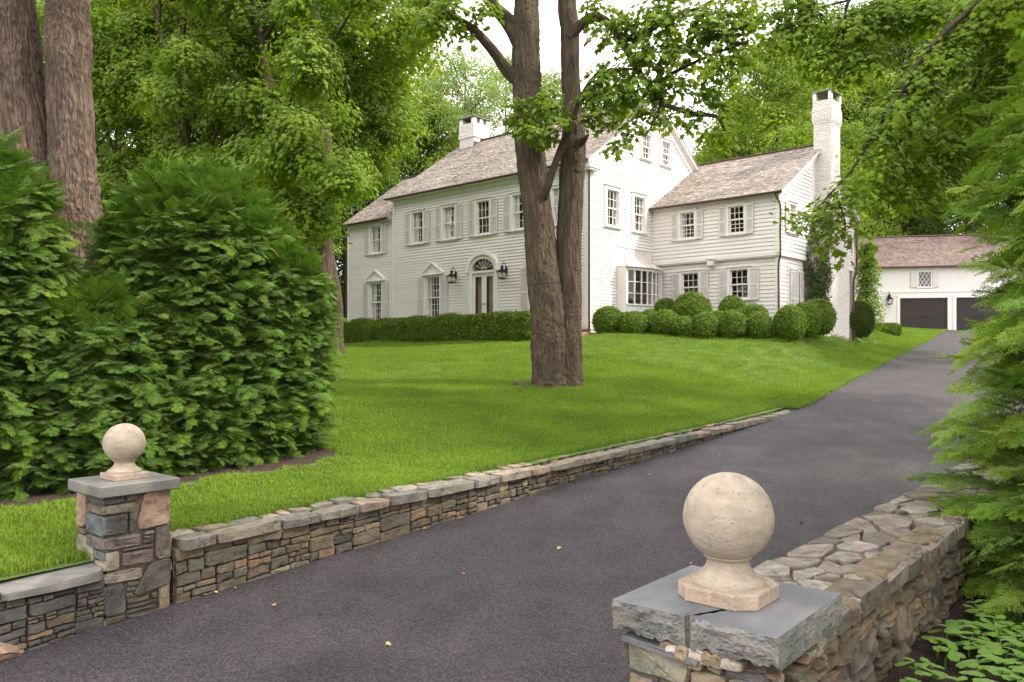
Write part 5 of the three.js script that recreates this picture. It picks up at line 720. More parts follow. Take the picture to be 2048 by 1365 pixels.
const SP = { maple: sprig(12, 0.26, 0.125, 'maple', 3, 0.5, 0.5), mapleMid: sprig(30, 0.37, 0.10, 'maple', 9, 0.6, 0.5), far: sprig(34, 0.55, 0.155, 'oval', 4, 0.6, 0.4), fine: sprig(34, 0.5, 0.12, 'oval', 7, 0.8, 0.5), box: sprig(12, 0.085, 0.06, 'oval', 8, 1.2, -0.6), shrub: sprig(16, 0.16, 0.085, 'oval', 12, 0.8, 0.1), thuja: fanSpray(0.24, 8, 4, 21, 0.0043), near: fanSpray(0.27, 9, 6, 22, 0.0038) };
const bez = (a, b, sag, r, n = 5) => { const mid = a.clone().lerp(b, 0.5); mid.y += sag; mid.x += (r() - 0.5) * 0.25 * a.distanceTo(b); mid.z += (r() - 0.5) * 0.25 * a.distanceTo(b); return new THREE.QuadraticBezierCurve3(a, mid, b).getPoints(n); };
function alongPath(pts, y) { let best = pts[0]; for (let i = 0; i < pts.length - 1; i++) { const a = pts[i], b = pts[i + 1]; if ((y - a.y) * (y - b.y) <= 0) return a.clone().lerp(b, (y - a.y) / ((b.y - a.y) || 1)); if (Math.abs(b.y - y) < Math.abs(best.y - y)) best = b; } return best.clone(); }
// a tree from a trunk line and pads: limbs grow to the pads, sprigs fill them
function padTree(o) {
  const t = thing(o.name ?? 'maple_tree', o.label, o.category ?? 'tree', o.group), base = o.stems[0].pts[0], r = mulberry(o.seed), geos = []; t.position.copy(base);
  const rel = (p) => p.clone().sub(base);
  for (const s of o.stems) geos.push(limb(s.pts.map(rel), s.rad, s.seg ?? [14, 40, 0.35], s.rough ?? 0.8, s.flare ?? 0, o.seed % 17));
  for (const l of o.limbs ?? []) geos.push(limb(l.pts.map(rel), l.rad, l.seg ?? [10, 40, 0.15], 0.7, 0, o.seed % 13));
  const pads = o.pads.map(([c, rx, ry, n, no]) => [rel(c), rx, ry, n, no]);
  if (o.autoLimbs !== false) for (const [c, rx, , , no] of pads) if (!no && r() < (o.limbShare ?? 1)) { const st = o.stems[Math.floor(r() * o.stems.length)].pts.map(rel), yTop = st[st.length - 1].y, hd = Math.hypot(c.x, c.z), y0 = clamp(c.y - 0.35 * hd - 0.4, yTop * 0.28, yTop - 0.2), a = alongPath(st, y0); const k = clamp(a.distanceTo(c) * 0.018, 0.02, 0.13); geos.push(limb(bez(a, c, 0.1 * hd, r), [k, k * 0.7, k * 0.25], [6, 8, 0.6])); }
  part('trunk', merged(geos), o.bark ?? M.bark, t);
  const L = new Leaves(); fillPads(L, pads, r, o.leaf ?? {}); L.build('crown', o.geo ?? SP.mapleMid, o.mat ?? M.maple, t);
  return t;
}
function bgTree(px, d, topPy, R, o = {}) {                  // a whole tree standing on the ground at column px, depth d, its top at row topPy
  const x = (px - 1024) / F * d, gy = (o.gy ?? Math.min(lawn0(clamp(x, -35, 35), clamp(d, 0, 70)), 6)) - 0.1, H = (HY - topPy) / F * d - gy, r = mulberry(o.seed ?? Math.floor(px * 7 + d * 131)), lean = (r() - 0.5) * 0.08 * H;
  const pts = [0, 0.25, 0.5, 0.75, 0.93].map((k) => V(x + lean * k + (r() - 0.5) * 0.25 * k, gy + H * k, -d + (r() - 0.5) * 0.3 * k)), pads = [], n = o.pads ?? 30, lo = o.low ?? 0.3;
  for (let i = 0; i < n; i++) { const k = lo + (1 - lo) * Math.pow((i + r()) / n, 0.9), prof = Math.sin(Math.PI * clamp((k - lo) / (1 - lo) * 0.82 + 0.16, 0, 1)), a = i * 2.4 + r(), rr = R * prof * (0.35 + 0.6 * Math.sqrt(r())), pr = R * (0.26 + 0.16 * r()); pads.push([V(x + lean * k + Math.cos(a) * rr, gy + H * k - pr * 0.3, -d + Math.sin(a) * rr), pr, pr * (0.42 + 0.25 * r()), Math.round((o.dens ?? 46) * (0.8 + 0.4 * r()))]); }
  return padTree({ name: o.name ?? 'maple_tree', label: o.label, group: o.group, seed: Math.floor(px + d * 97), stems: [{ pts, rad: [0.03 * H * 0.55 + 0.08, 0.022 * H * 0.55 + 0.06, 0.12, 0.06, 0.03].map((q) => q * (o.stem ?? 1)), seg: [9, 14, 0.9], rough: 0.7 }], pads, geo: o.geo ?? SP.far, mat: o.mat ?? M.mapleFar, bark: o.bark ?? M.barkFar, leaf: { scale: o.scale ?? 1, mul: o.mul, yellow: o.yellow ?? 0.12 }, limbShare: 0.7 });
}
const gAt = (x, d) => G(x, d, 99, 99);

// ---------------------------------------------------------------- the forked maple on the lawn
{
  const d = 18.4, q = (x, y, z = d) => PX(x, y, z), w = d / F, stem = (rows, dd) => ({ pts: rows.map(([y, x], i) => q(x, y, d + dd)), rad: rows.map((k) => k[2] * w * 0.93) });
  const A = stem([[792, 1100, 40], [760, 1099, 38], [700, 1098, 37], [645, 1097, 37], [560, 1089, 36], [469, 1079, 32], [352, 1067, 31], [281, 1058, 30], [200, 1054, 31], [147, 1053, 31], [59, 1053, 28], [0, 1053, 26], [-150, 1040, 22], [-350, 1010, 14], [-560, 990, 6]], 0), B = stem([[792, 1141, 32], [760, 1140, 29], [700, 1139, 28], [645, 1138, 26], [586, 1140, 25], [469, 1138, 27], [352, 1145, 27], [293, 1148, 26], [235, 1145, 22], [147, 1141, 20], [59, 1140, 20], [0, 1134, 20], [-150, 1150, 16], [-350, 1190, 10], [-540, 1220, 5]], 0.12);
  A.seg = [72, 420, 0.03]; A.rough = 0.95; A.flare = 0.34; B.seg = [60, 420, 0.03]; B.rough = 0.95; B.flare = 0.3;
  const L = (pts, r0, r1, dd = []) => ({ pts: pts.map(([x, y], i) => q(x, y, d + (dd[i] ?? 0))), rad: [r0 * w, (r0 + r1) / 2 * w, r1 * w], seg: [14, 80, 0.08] });
  const limbs = [L([[1085, 400], [1094, 375], [1104, 345], [1135, 264], [1158, 205], [1180, 165], [1215, 130]], 9, 3.5, [-0.2, -0.42, -0.5, -0.55, -0.6, -0.7, -0.9]), L([[1050, 170], [1018, 146], [985, 100], [950, 62], [925, 44], [880, 20]], 14, 5, [0, 0, -0.3, -0.5, -0.7, -1]), L([[1050, 110], [1025, 60], [995, 20], [960, -20], [920, -60]], 17, 8), L([[1040, 60], [1018, 36], [990, 8], [975, -30]], 12, 6, [0, -0.1, -0.2, -0.2]),
    L([[1140, 75], [1161, 50], [1187, 34], [1215, 45], [1246, 82], [1266, 123], [1301, 178], [1323, 205], [1386, 227], [1435, 235], [1451, 262]], 11, 2.5, [0, -0.1, -0.3, -0.5, -0.8, -1, -1.3, -1.5, -1.8, -2, -2.1]), L([[1246, 82], [1300, 60], [1350, 30], [1400, 15], [1440, -10]], 6, 2, [-0.8, -1.2, -1.5, -1.8, -2]), L([[1160, 205], [1200, 165], [1240, 140], [1280, 140]], 5, 2, [-0.6, -0.8, -1, -1.2]), L([[1160, 285], [1170, 278], [1177, 268]], 9, 2, [-0.1, -0.2, -0.22]),
    L([[1301, 178], [1340, 150], [1400, 120], [1450, 100], [1495, 85]], 4, 1.5, [-1.3, -1.5, -1.9, -2.2, -2.5]), L([[1323, 205], [1310, 240], [1290, 275]], 3, 1, [-1.5, -1.6, -1.7])];
  const r = mulberry(101), pads = [];
  const pd = (x, y, R, n, dd = 0, fl = 0.5) => pads.push([q(x, y, d + dd), R * w, R * w * fl, n]);
  for (const [x, y, R, n, dd] of [[1035, 225, 42, 20, -0.9], [1085, 205, 40, 20, -1], [1120, 240, 46, 24, -1], [1060, 262, 40, 16, -0.9], [1180, 200, 38, 18, -1], [1215, 150, 45, 22, -1], [1240, 60, 50, 26, -1], [1290, 40, 55, 30, -1.3], [1350, 60, 60, 34, -1.6], [1410, 40, 55, 30, -1.9], [1450, 80, 50, 26, -2.2], [1490, 50, 36, 16, -2.4], [1300, 110, 55, 30, -1.4], [1365, 125, 60, 34, -1.7], [1430, 140, 48, 24, -2.2], [1480, 120, 34, 14, -2.4], [1240, 200, 40, 18, -1.1], [1200, 235, 34, 14, -1], [1285, 175, 42, 18, -1.4], [1345, 180, 42, 18, -1.6], [1295, 232, 36, 14, -1.6], [1335, 240, 26, 7, -1.6], [1260, 255, 24, 6, -1.5], [1390, 235, 34, 10, -1.9], [1240, 292, 22, 5, -1.4], [1185, 15, 34, 12, -0.7], [1450, 262, 26, 8, -2.1], [1420, 200, 30, 8, -2], [905, 25, 44, 18, -0.9], [860, 45, 46, 20, -1], [955, 40, 26, 8, -0.7], [975, 12, 20, 5, -0.5], [1470, 10, 50, 24, -2.2], [1340, 5, 50, 22, -1.5], [930, 80, 18, 4, -0.6]]) pd(x, y, R, n, dd, 0.55);
  // the crown above the frame
  for (let i = 0; i < 12; i++) { const a = i * 2.4, k = r(), rr = 0.8 + 3.4 * Math.sqrt(r()); pads.push([V(1 + Math.cos(a) * rr, 10 + 6 * k - 0.12 * rr * rr * 0.3, -d + Math.sin(a) * rr), 1.3 + 0.6 * r(), 0.7, 34]); }
  padTree({ label: 'tall maple with a forked double trunk standing in the lawn before the house', stems: [A, B], limbs, pads, seed: 301, geo: SP.maple, mat: M.maple, bark: M.bark, autoLimbs: false, leaf: { scale: 1.0, yellow: 0.16 } });
  // stones and a chunk of old root at its foot
  const rr = mulberry(6);
  const blob = (name, label, cat, px, py, dd, sx, sy, sz, m, rot) => { const p = PX(px, py, dd), y = gAt(p.x, dd), g = new THREE.IcosahedronGeometry(1, 3), P = g.attributes.position; for (let i = 0; i < P.count; i++) { const v = V(P.getX(i), P.getY(i), P.getZ(i)), k = 1 + 0.35 * noise3(v.x * 1.6 + px, v.y * 1.6, v.z * 1.6) + 0.12 * noise3(v.x * 5, v.y * 5 + px, v.z * 5); P.setXYZ(i, v.x * k * sx, Math.max(-0.6, v.y) * k * sy, v.z * k * sz); } g.computeVertexNormals(); boxUV(g); const o = top(name, g, m, label, cat); o.position.set(p.x, y + sy * 0.25, -dd); o.rotation.y = rot; };
  blob('dead_log', 'dark rotting log lying at the foot of the forked maple', 'log', 1043, 766, 18.25, 0.22, 0.075, 0.11, M.twig, 0.2); blob('flat_stone', 'flat grey stone in the grass at the foot of the forked maple', 'stone', 1182, 766, 18.3, 0.14, 0.02, 0.1, M.coping[0], 0.5); blob('flat_stone', 'thin grey stone slab against the front roots of the forked maple', 'stone', 1112, 773, 17.9, 0.17, 0.02, 0.09, M.coping[2], 0.1);
}
// ---------------------------------------------------------------- the old double-trunked tree behind the hedge
{
  const d = 11.6, w = d / F, q = (x, y, dd = 0) => PX(x, y, d + dd), st = (rows, dd, seg) => ({ pts: rows.map(([y, x]) => q(x, y, dd)), rad: rows.map((k) => k[2] * w), seg, rough: 1.1 });
  const A = st([[930, 120, 105], [700, 118, 92], [560, 112, 82], [480, 100, 70], [400, 82, 58], [300, 62, 50], [180, 40, 46], [80, 30, 42], [0, 24, 40], [-250, -20, 38], [-600, -90, 18]], 0, [64, 300, 0.04]), B = st([[930, 140, 90], [700, 150, 66], [560, 160, 46], [480, 158, 46], [400, 150, 45], [300, 144, 42], [180, 138, 42], [80, 135, 41], [0, 134, 40], [-250, 160, 36], [-600, 230, 16]], -0.1, [56, 300, 0.04]);
  const r = mulberry(55), pads = []; for (let i = 0; i < 26; i++) { const a = i * 2.4, rr = 0.8 + 3.6 * Math.sqrt(r()), h = 8 + 5.5 * r(); pads.push([V(-6.6 + Math.cos(a) * rr, h, -d + Math.sin(a) * rr), 1.3 + 0.6 * r(), 0.75, 32]); }
  padTree({ label: 'old maple with a thick double trunk of flaking grey bark rising behind the evergreen hedge', stems: [A, B], pads, seed: 403, bark: M.barkGrey, geo: SP.mapleMid, mat: M.maple, limbs: [], autoLimbs: false });
}
// ---------------------------------------------------------------- maples beyond the hedge: pads follow the outline they have in the photograph
{
  const right = [[-80, 905], [0, 915], [60, 905], [120, 885], [200, 868], [280, 868], [335, 838], [375, 780], [410, 725], [440, 690], [480, 672], [620, 655]], rx = (y) => { for (let i = 0; i < right.length - 1; i++) if (y <= right[i + 1][0]) return lerp(right[i][1], right[i + 1][1], (y - right[i][0]) / (right[i + 1][0] - right[i][0])); return 650; };
  const trees = [{ px: 622, d: 21.5, label: 'leafy maple with a pale trunk just beyond the far end of the evergreen hedge', lean: 20 }, { px: 428, d: 24, label: 'spreading maple with a leaning dark trunk behind the middle of the evergreen hedge', lean: -60 }, { px: 250, d: 27, label: 'maple beside the old double trunk, its bare lower branches showing', lean: 10 }, { px: 668, d: 27, label: 'low-branched maple overhanging the roof at the far end of the house', lean: -10 }];
  trees.forEach((t) => (t.pads = [])); const r = mulberry(640), used = [];
  for (let k = 0; k < 2600 && used.length < 230; k++) {
    const y = -90 + 570 * r(), lim = rx(y), x = 190 + (lim - 190) * Math.pow(r(), 0.85), R = 34 + 44 * r(); if (x + R * 1.0 > lim || (y > 150 && x + R * 0.75 > rx(y + R * 0.85)) || (y > 330 && x < 560 && r() < 0.5)) continue; if (used.some(([a, b, c]) => Math.hypot((a - x) / 1, (b - y) / 0.62) < (c + R) * 0.42)) continue; used.push([x, y, R]);
    const t = trees.reduce((b, q) => (Math.abs(q.px + 0 * q.lean - x) + r() * 90 < Math.abs(b.px - x) + r() * 90 ? q : b)), dd = t.d + (r() - 0.62) * 5.5; t.pads.push([PX(x, y, dd), R * dd / F * 1.12, R * dd / F * 0.55, Math.round(16 + R * 0.42)]);
  }
  trees.forEach((t, i) => { const x = (t.px - 1024) / F * t.d, gy = gAt(x, t.d) - 0.1, top = 13, rr = mulberry(i + 3); for (let k = 0; k < 8; k++) { const a = k * 2.4, q = 0.5 + 2.6 * Math.sqrt(rr()); t.pads.push([V(x + Math.cos(a) * q, 10.4 + 4 * rr(), -t.d + Math.sin(a) * q), 1.3, 0.75, 34]); }
    const pts = [0, 0.2, 0.45, 0.7, 1].map((k) => V(x + t.lean / F * t.d * k + 0.3 * Math.sin(k * 5 + i), gy + (top - gy) * k, -t.d)), p2 = [0, 0.16, 0.45, 0.7, 1].map((k) => V(x - (k > 0.16 ? (k - 0.16) * 2.4 : 0) + 0.1, gy + (top - gy) * 0.9 * k, -t.d + 0.3 * k));
    padTree({ label: t.label, stems: [{ pts, rad: [0.34, 0.26, 0.2, 0.13, 0.05], seg: [20, 90, 0.14], rough: 1, flare: 0.3 }, { pts: p2, rad: [0.2, 0.2, 0.15, 0.1, 0.04], seg: [14, 60, 0.2], rough: 1 }], pads: t.pads, seed: 700 + i, bark: i ? M.bark : M.barkGrey, geo: SP.mapleMid, mat: M.maple, leaf: { scale: 1.05, yellow: 0.12 }, limbShare: 0.75 }); });
  // slim pale trunk at the end of the hedge
}
// ---------------------------------------------------------------- woods behind the house, the garage and the lawn
const woods = 'trees of the surrounding wood';
const far = [
  [930, 52, 95, 4.6, 'pale feathery tree behind the ridge chimney of the house', 'l'], [1012, 57, 110, 4.6, 'pale feathery tree behind the house roof, left of the forked maple trunk', 'l'], [868, 50, 190, 3.6, 'light green tree behind the lower roof at the far end of the house', 'm'], [1100, 60, 140, 4.2, 'light green tree behind the main roof, between the two maple stems', 'l'], [1195, 60, 170, 4.4, 'light green tree behind the main roof ridge near the gable', 'l'], [1408, 62, 318, 1.8, 'small round tree top above the roof valley of the house', 'm'],
  [1560, 43, 70, 5.2, 'big bright maple behind the side wing of the house, beside its tall chimney', 'm'], [1478, 49, 190, 3.4, 'bright maple behind the side wing roof, short of the tall chimney', 'm'], [1655, 66, 50, 6.5, 'broad maple directly behind the tall white chimney', 'm'], [1745, 72, 20, 7, 'dark tree behind the near end of the garage roof', 'w'], [1835, 68, -60, 8, 'tall dark forest tree behind the lattice window of the garage', 'w'], [1935, 66, -30, 8, 'tall dark forest tree behind the garage doors', 'w'], [2040, 64, -60, 8, 'tall dark forest tree behind the far end of the garage', 'w'], [1790, 80, -40, 8, woods, 'w'], [1885, 82, -40, 8, woods, 'w'], [1990, 80, -80, 8, woods, 'w'], [1700, 78, 10, 8, woods, 'w'], [1620, 74, 70, 7, woods, 'w'],
  [40, 34, -160, 6, 'tall tree far behind the old double trunk', 'w'], [180, 40, -60, 5.5, woods, 'w'], [330, 42, -40, 6, woods, 'w'], [480, 46, 0, 6, woods, 'w'], [600, 50, 60, 6, woods, 'w'], [700, 46, 120, 5, woods, 'w'], [775, 56, 130, 5, woods, 'm'], [850, 62, 130, 5.5, woods, 'l'], [-120, 28, -200, 6, woods, 'w']];
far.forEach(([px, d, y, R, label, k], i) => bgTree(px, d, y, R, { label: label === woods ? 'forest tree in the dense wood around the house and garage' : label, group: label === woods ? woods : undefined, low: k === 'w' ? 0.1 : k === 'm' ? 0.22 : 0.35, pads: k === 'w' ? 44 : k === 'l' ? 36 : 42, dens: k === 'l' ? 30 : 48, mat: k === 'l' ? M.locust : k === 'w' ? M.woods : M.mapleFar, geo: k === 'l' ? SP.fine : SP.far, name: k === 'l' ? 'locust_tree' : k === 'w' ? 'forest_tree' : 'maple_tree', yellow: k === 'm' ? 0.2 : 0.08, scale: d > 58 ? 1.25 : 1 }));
{ // undergrowth under the wood
  const r = mulberry(90), t = new THREE.Group(); t.name = 'undergrowth'; scene.add(t); tag(t, 'dark leafy undergrowth on the woodland floor', 'undergrowth', null, 'stuff'); const L = new Leaves();
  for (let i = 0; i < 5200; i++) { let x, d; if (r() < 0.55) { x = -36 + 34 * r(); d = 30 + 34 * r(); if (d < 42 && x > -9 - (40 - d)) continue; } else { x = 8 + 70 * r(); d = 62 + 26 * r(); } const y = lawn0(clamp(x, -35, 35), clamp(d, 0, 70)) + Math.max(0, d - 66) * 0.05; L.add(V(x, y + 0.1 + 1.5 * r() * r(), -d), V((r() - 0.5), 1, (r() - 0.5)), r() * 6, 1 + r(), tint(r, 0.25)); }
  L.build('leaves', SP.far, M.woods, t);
}
// maples on the right of the drive: their boughs hang into view and shade the gateway
function boughTree(label, x, d, H, R, cy, n, seed, extra = [], limbs = [], dens = 40) {
  const r = mulberry(seed), gy = bankY(x, d, -12) - 0.4, pads = [...extra]; for (let i = 0; i < n; i++) { const a = i * 2.4 + r(), rr = R * Math.sqrt(0.05 + 0.95 * r()), h = cy + (H - cy) * (1 - (rr / R) ** 2) * r() * 0.9 + 0.3 * r(); pads.push([V(x + Math.cos(a) * rr, h, -d + Math.sin(a) * rr), 1.25 + 0.7 * r(), 0.6, dens]); }
  const pts = [0, 0.25, 0.5, 0.75, 1].map((k) => V(x + 0.4 * Math.sin(k * 3 + seed), gy + (H * 0.85 - gy) * k, -d)); return padTree({ label, stems: [{ pts, rad: [0.42, 0.33, 0.26, 0.16, 0.06], seg: [18, 60, 0.25], rough: 1, flare: 0.3 }], pads, limbs, seed, geo: SP.mapleMid, mat: M.maple, limbShare: 0.8 });
}
{
  const d = 13.2, w = d / F, q = (x, y, dd = 0) => PX(x, y, d + dd), pads = [], r = mulberry(17), pd = (x, y, R, n, dd) => pads.push([q(x, y, dd), R * w, R * w * 0.42, n, 1]);
  for (const [x, y, R, n, dd] of [[1990, 20, 70, 34, 0.4], [1940, 70, 62, 30, 0.6], [1880, 120, 62, 30, 0.4], [1835, 175, 60, 30, 0.2], [1790, 235, 58, 28, 0], [1758, 285, 44, 14, -0.2], [1745, 335, 30, 5, -0.3], [1700, 385, 20, 4, -0.5], [1655, 415, 18, 4, -0.6], [1625, 432, 14, 3, -0.7], [1590, 440, 10, 2, -0.7], [1672, 462, 16, 3, -0.6], [1690, 486, 14, 3, -0.6], [2020, 110, 66, 30, 1], [1985, 180, 70, 34, 1.4], [1920, 220, 66, 32, 1.2], [1870, 290, 66, 32, 1], [1950, 300, 70, 30, 1.8], [1800, 330, 56, 24, 0.6], [1845, 375, 50, 20, 0.8], [1770, 380, 46, 16, 0.5], [2040, 250, 60, 24, 2], [1900, 360, 44, 14, 1.4], [1765, 30, 56, 24, 1.2], [1700, 60, 54, 22, 1.4], [1630, 40, 46, 18, 1.6], [1575, 70, 40, 14, 1.6], [1640, 115, 40, 14, 1.5], [1720, 130, 46, 16, 1.3], [1540, 30, 30, 8, 1.6], [1850, 30, 60, 26, 1], [1600, 10, 40, 14, 1.6]]) pd(x, y, R * 1.05, n, dd);
  const lb = (pts, r0, r1) => ({ pts: pts.map(([x, y, z]) => q(x, y, z)), rad: [r0 * w, (r0 + r1) / 2 * w, r1 * w], seg: [9, 80, 0.1] });
  const limbs = [lb([[2400, -330, 1], [2160, -140, 0.6], [1960, 5, 0.3], [1880, 75, 0.2], [1830, 135, 0.1], [1800, 190, 0], [1765, 240, -0.1], [1735, 290, -0.2], [1700, 345, -0.4], [1650, 400, -0.6], [1610, 445, -0.7]], 7.5, 1.1), lb([[1800, 190, 0], [1845, 160, 0.3], [1880, 180, 0.6]], 3, 1.2), lb([[1765, 240, -0.1], [1800, 300, 0.4], [1850, 350, 0.8]], 3, 1), lb([[2160, -140, 0.6], [1900, -60, 1], [1700, 0, 1.3], [1690, 60, 1.4], [1670, 120, 1.5], [1640, 150, 1.5]], 5, 1.2), lb([[1700, 0, 1.3], [1620, 20, 1.6], [1550, 40, 1.6]], 3, 1), lb([[2160, -140, 0.6], [1990, 60, 1.2], [1950, 170, 1.4], [1900, 280, 1.2], [1850, 340, 0.8]], 5, 1.4), lb([[1670, 385, -0.5], [1690, 440, -0.6], [1690, 492, -0.6]], 2, 0.8)];
  boughTree('maple whose long boughs hang over the driveway beyond the feathery arborvitae', 14.6, 13.5, 17, 6.0, 6.4, 52, 807, pads, limbs, 40);
  boughTree('maple shading the gateway from beside the thick mortared wall', 11.5, 3.2, 15, 6.4, 3.6, 84, 811, [], [], 46);
  boughTree('maple at the edge of the wood, standing right of the driveway short of the garage', 21.8, 31.5, 17, 5.0, 8.2, 46, 815, [], [], 44);
}

// ---------------------------------------------------------------- evergreen hedge: a row of arborvitae
function coreGeo(H, prof, seed, k = 0.72) { const P = [], n = 18, m = 22; const at = (i, j) => { const t = i / m, a = j / n * 6.2832, r = prof(t) * k * (1 + 0.22 * noise3(Math.cos(a) * 1.6 + seed, t * H * 1.2, Math.sin(a) * 1.6)); return [Math.cos(a) * r, t * H, Math.sin(a) * r]; }; for (let i = 0; i < m; i++) for (let j = 0; j < n; j++) { const A = at(i, j), B = at(i, j + 1), C = at(i + 1, j + 1), D = at(i + 1, j); P.push(...A, ...D, ...B, ...B, ...D, ...C); } return soup(P); }
function arborvitae(name, label, group, x, gy, z, H, R, count, o) {
  const t = thing(name, label, 'evergreen', group), r = mulberry(o.seed); t.position.set(x, gy, z);
  const prof = o.prof ?? ((k) => R * (k < 0.12 ? 0.72 + 2.3 * k : k < 0.8 ? 1 - 0.12 * (k - 0.12) : Math.max(0.04, 0.92 * Math.pow((1 - k) / 0.2, 0.85))));
  part('trunk', limb([V(0, -0.2, 0), V(0.02, H * 0.5, 0), V(0, H * 0.97, 0)], [0.08, 0.05, 0.012], [9, 20, 0.2], 0.6), M.bark, t); part('inner_foliage', coreGeo(H * 0.93, prof, o.seed, o.core ?? 0.74), o.mat ?? M.thuja, t);
  // boughs: each leaves the crown outward, arches over and carries sprays on both sides, so that the foliage hangs in plumes
  const L = new Leaves(), B = o.bough ?? 0.42, n = o.sprays ?? 8, boughs = Math.round(count / n);
  for (let i = 0; i < boughs; i++) {
    const k = 0.01 + 0.97 * r(), a = r() * 6.2832; if (r() > (prof(k) / R) * 1.15 + 0.1) { i -= 0.5; continue; }
    const lump = 1 + 0.20 * noise3(Math.cos(a) * 1.8 + o.seed, k * H * 1.1, Math.sin(a) * 1.8) + 0.12 * noise3(Math.cos(a) * 5, k * H * 3 + o.seed, Math.sin(a) * 5), len = B * (0.55 + 0.9 * r()) * (k > 0.8 ? 0.75 : 1), r0 = Math.max(0.02, prof(k) * lump * (0.80 + 0.22 * r()) - len * (o.inset ?? 0.75));
    const out = V(Math.cos(a + (r() - 0.5) * 0.7), 0, Math.sin(a + (r() - 0.5) * 0.7)), side = V(-out.z, 0, out.x), rise = 0.35 + (o.lift ?? 0) + 0.45 * (r() - 0.4) + (k > 0.8 ? 1.1 * r() : 0), droop = (o.droop ?? 0.45) + 0.5 * r(), col = tint(r, 0.2, o.yellow ?? 0.12), roll = (r() - 0.5) * 1.3;
    for (let j = 0; j < n; j++) { const t = (j + 0.3 * r()) / n, p = V(Math.cos(a) * r0, k * H - 0.08, Math.sin(a) * r0).addScaledVector(out, len * t); p.y += len * (rise * t - droop * t * t); const sg = j % 2 ? 1 : -1, dir = out.clone().multiplyScalar(0.75).addScaledVector(side, sg * (0.75 - 0.5 * t)); dir.y = rise - 1.6 * droop * t + (r() - 0.5) * 0.3; const c = col.clone().multiplyScalar(0.88 + 0.24 * r()); L.addDir(p, dir, roll + (r() - 0.5) * 0.6, (o.scale ?? 1) * (0.6 + 0.45 * r()) * (1 - 0.25 * t), c); }
  }
  for (let i = 0; i < (o.wisps ?? 0); i++) { const a = r() * 6.28, b = V(Math.cos(a) * R * 0.4 * r(), H * (0.86 + 0.1 * r()), Math.sin(a) * R * 0.4 * r()); b.y -= H * 0.08 * r(); for (let j = 0; j < 6; j++) L.addDir(V(b.x * (1 + 0.1 * j), b.y + j * 0.085, b.z * (1 + 0.1 * j)), V(Math.cos(a + j * 2), 0.9, Math.sin(a + j * 2)), r() * 3, 0.55, tint(r)); }
  L.build('foliage', o.geo ?? SP.thuja, o.mat ?? M.thuja, t); return t;
}
const hedgeSpots = [[3.2, 3.75, 3.3, 0.95, 'end arborvitae of the tall hedge, with thin brownish lower boughs beside open lawn'], [2.4, 3.7, 4.1, 1.0, 'arborvitae with ragged top shoots, second from the lawn end of the tall hedge'], [1.72, 3.65, 4.05, 0.9, 'full green arborvitae in the tall hedge, third from its lawn end'], [0.72, 3.5, 2.4, 0.9, 'shorter arborvitae in the hedge standing before the old double trunk'], [-0.38, 3.7, 4.1, 0.85, 'tall arborvitae in the hedge behind the square-plinth ball finial, beside the old trunk'], [-1.2, 3.75, 4.3, 1.05, 'arborvitae in the hedge farthest from its lawn end']];
hedgeSpots.forEach(([s, n, H, R, label], i) => { const [x, z] = SN(s, n); arborvitae('arborvitae', label, 'arborvitae in the tall hedge', x, gAt(x, -z), z, H, R * 1.0, 10800, { seed: 60 + i, bough: 0.30, sprays: 6, droop: 0.12, core: 0.5, wisps: 9 }); });
// the near arborvitae behind the mortared wall
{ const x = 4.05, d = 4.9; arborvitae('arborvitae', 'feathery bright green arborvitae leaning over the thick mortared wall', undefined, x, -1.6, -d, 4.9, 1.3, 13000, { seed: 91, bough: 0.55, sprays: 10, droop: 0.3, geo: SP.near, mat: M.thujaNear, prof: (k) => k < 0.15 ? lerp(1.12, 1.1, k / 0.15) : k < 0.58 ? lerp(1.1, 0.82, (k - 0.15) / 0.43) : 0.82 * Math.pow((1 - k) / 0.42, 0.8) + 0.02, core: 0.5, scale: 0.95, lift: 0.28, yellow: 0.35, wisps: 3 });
  for (const [s, label] of [[4.6, 'arborvitae added for shade behind the feathery one along the mortared wall'], [6.4, 'third arborvitae added for shade along the mortared wall'], [8.3, 'farthest arborvitae added for shade along the mortared wall']]) { const [x2, z2] = SN(s, -6.75); arborvitae('arborvitae', label, 'unseen arborvitae added for shade', x2, bankY(x2, -z2, -6.7), z2, 4.6, 1.0, 3000, { seed: 91 + s * 10, mat: M.thujaNear, yellow: 0.25, bough: 0.4, sprays: 8 }); }  // row continued out of view, added to block skylight from the right
  for (const [x2, d2, label] of [[4.7, 3.1, 'unseen arborvitae added to shade the cracked pier cap and the wall']]) arborvitae('arborvitae', label, 'unseen arborvitae added for shade', x2, -1.5, -d2, 4.6, 1.0, 3000, { seed: 130 + d2 * 10, mat: M.thujaNear, yellow: 0.25, bough: 0.4, sprays: 8 }); }  // out-of-view tree put in to keep light off the wall and pier cap

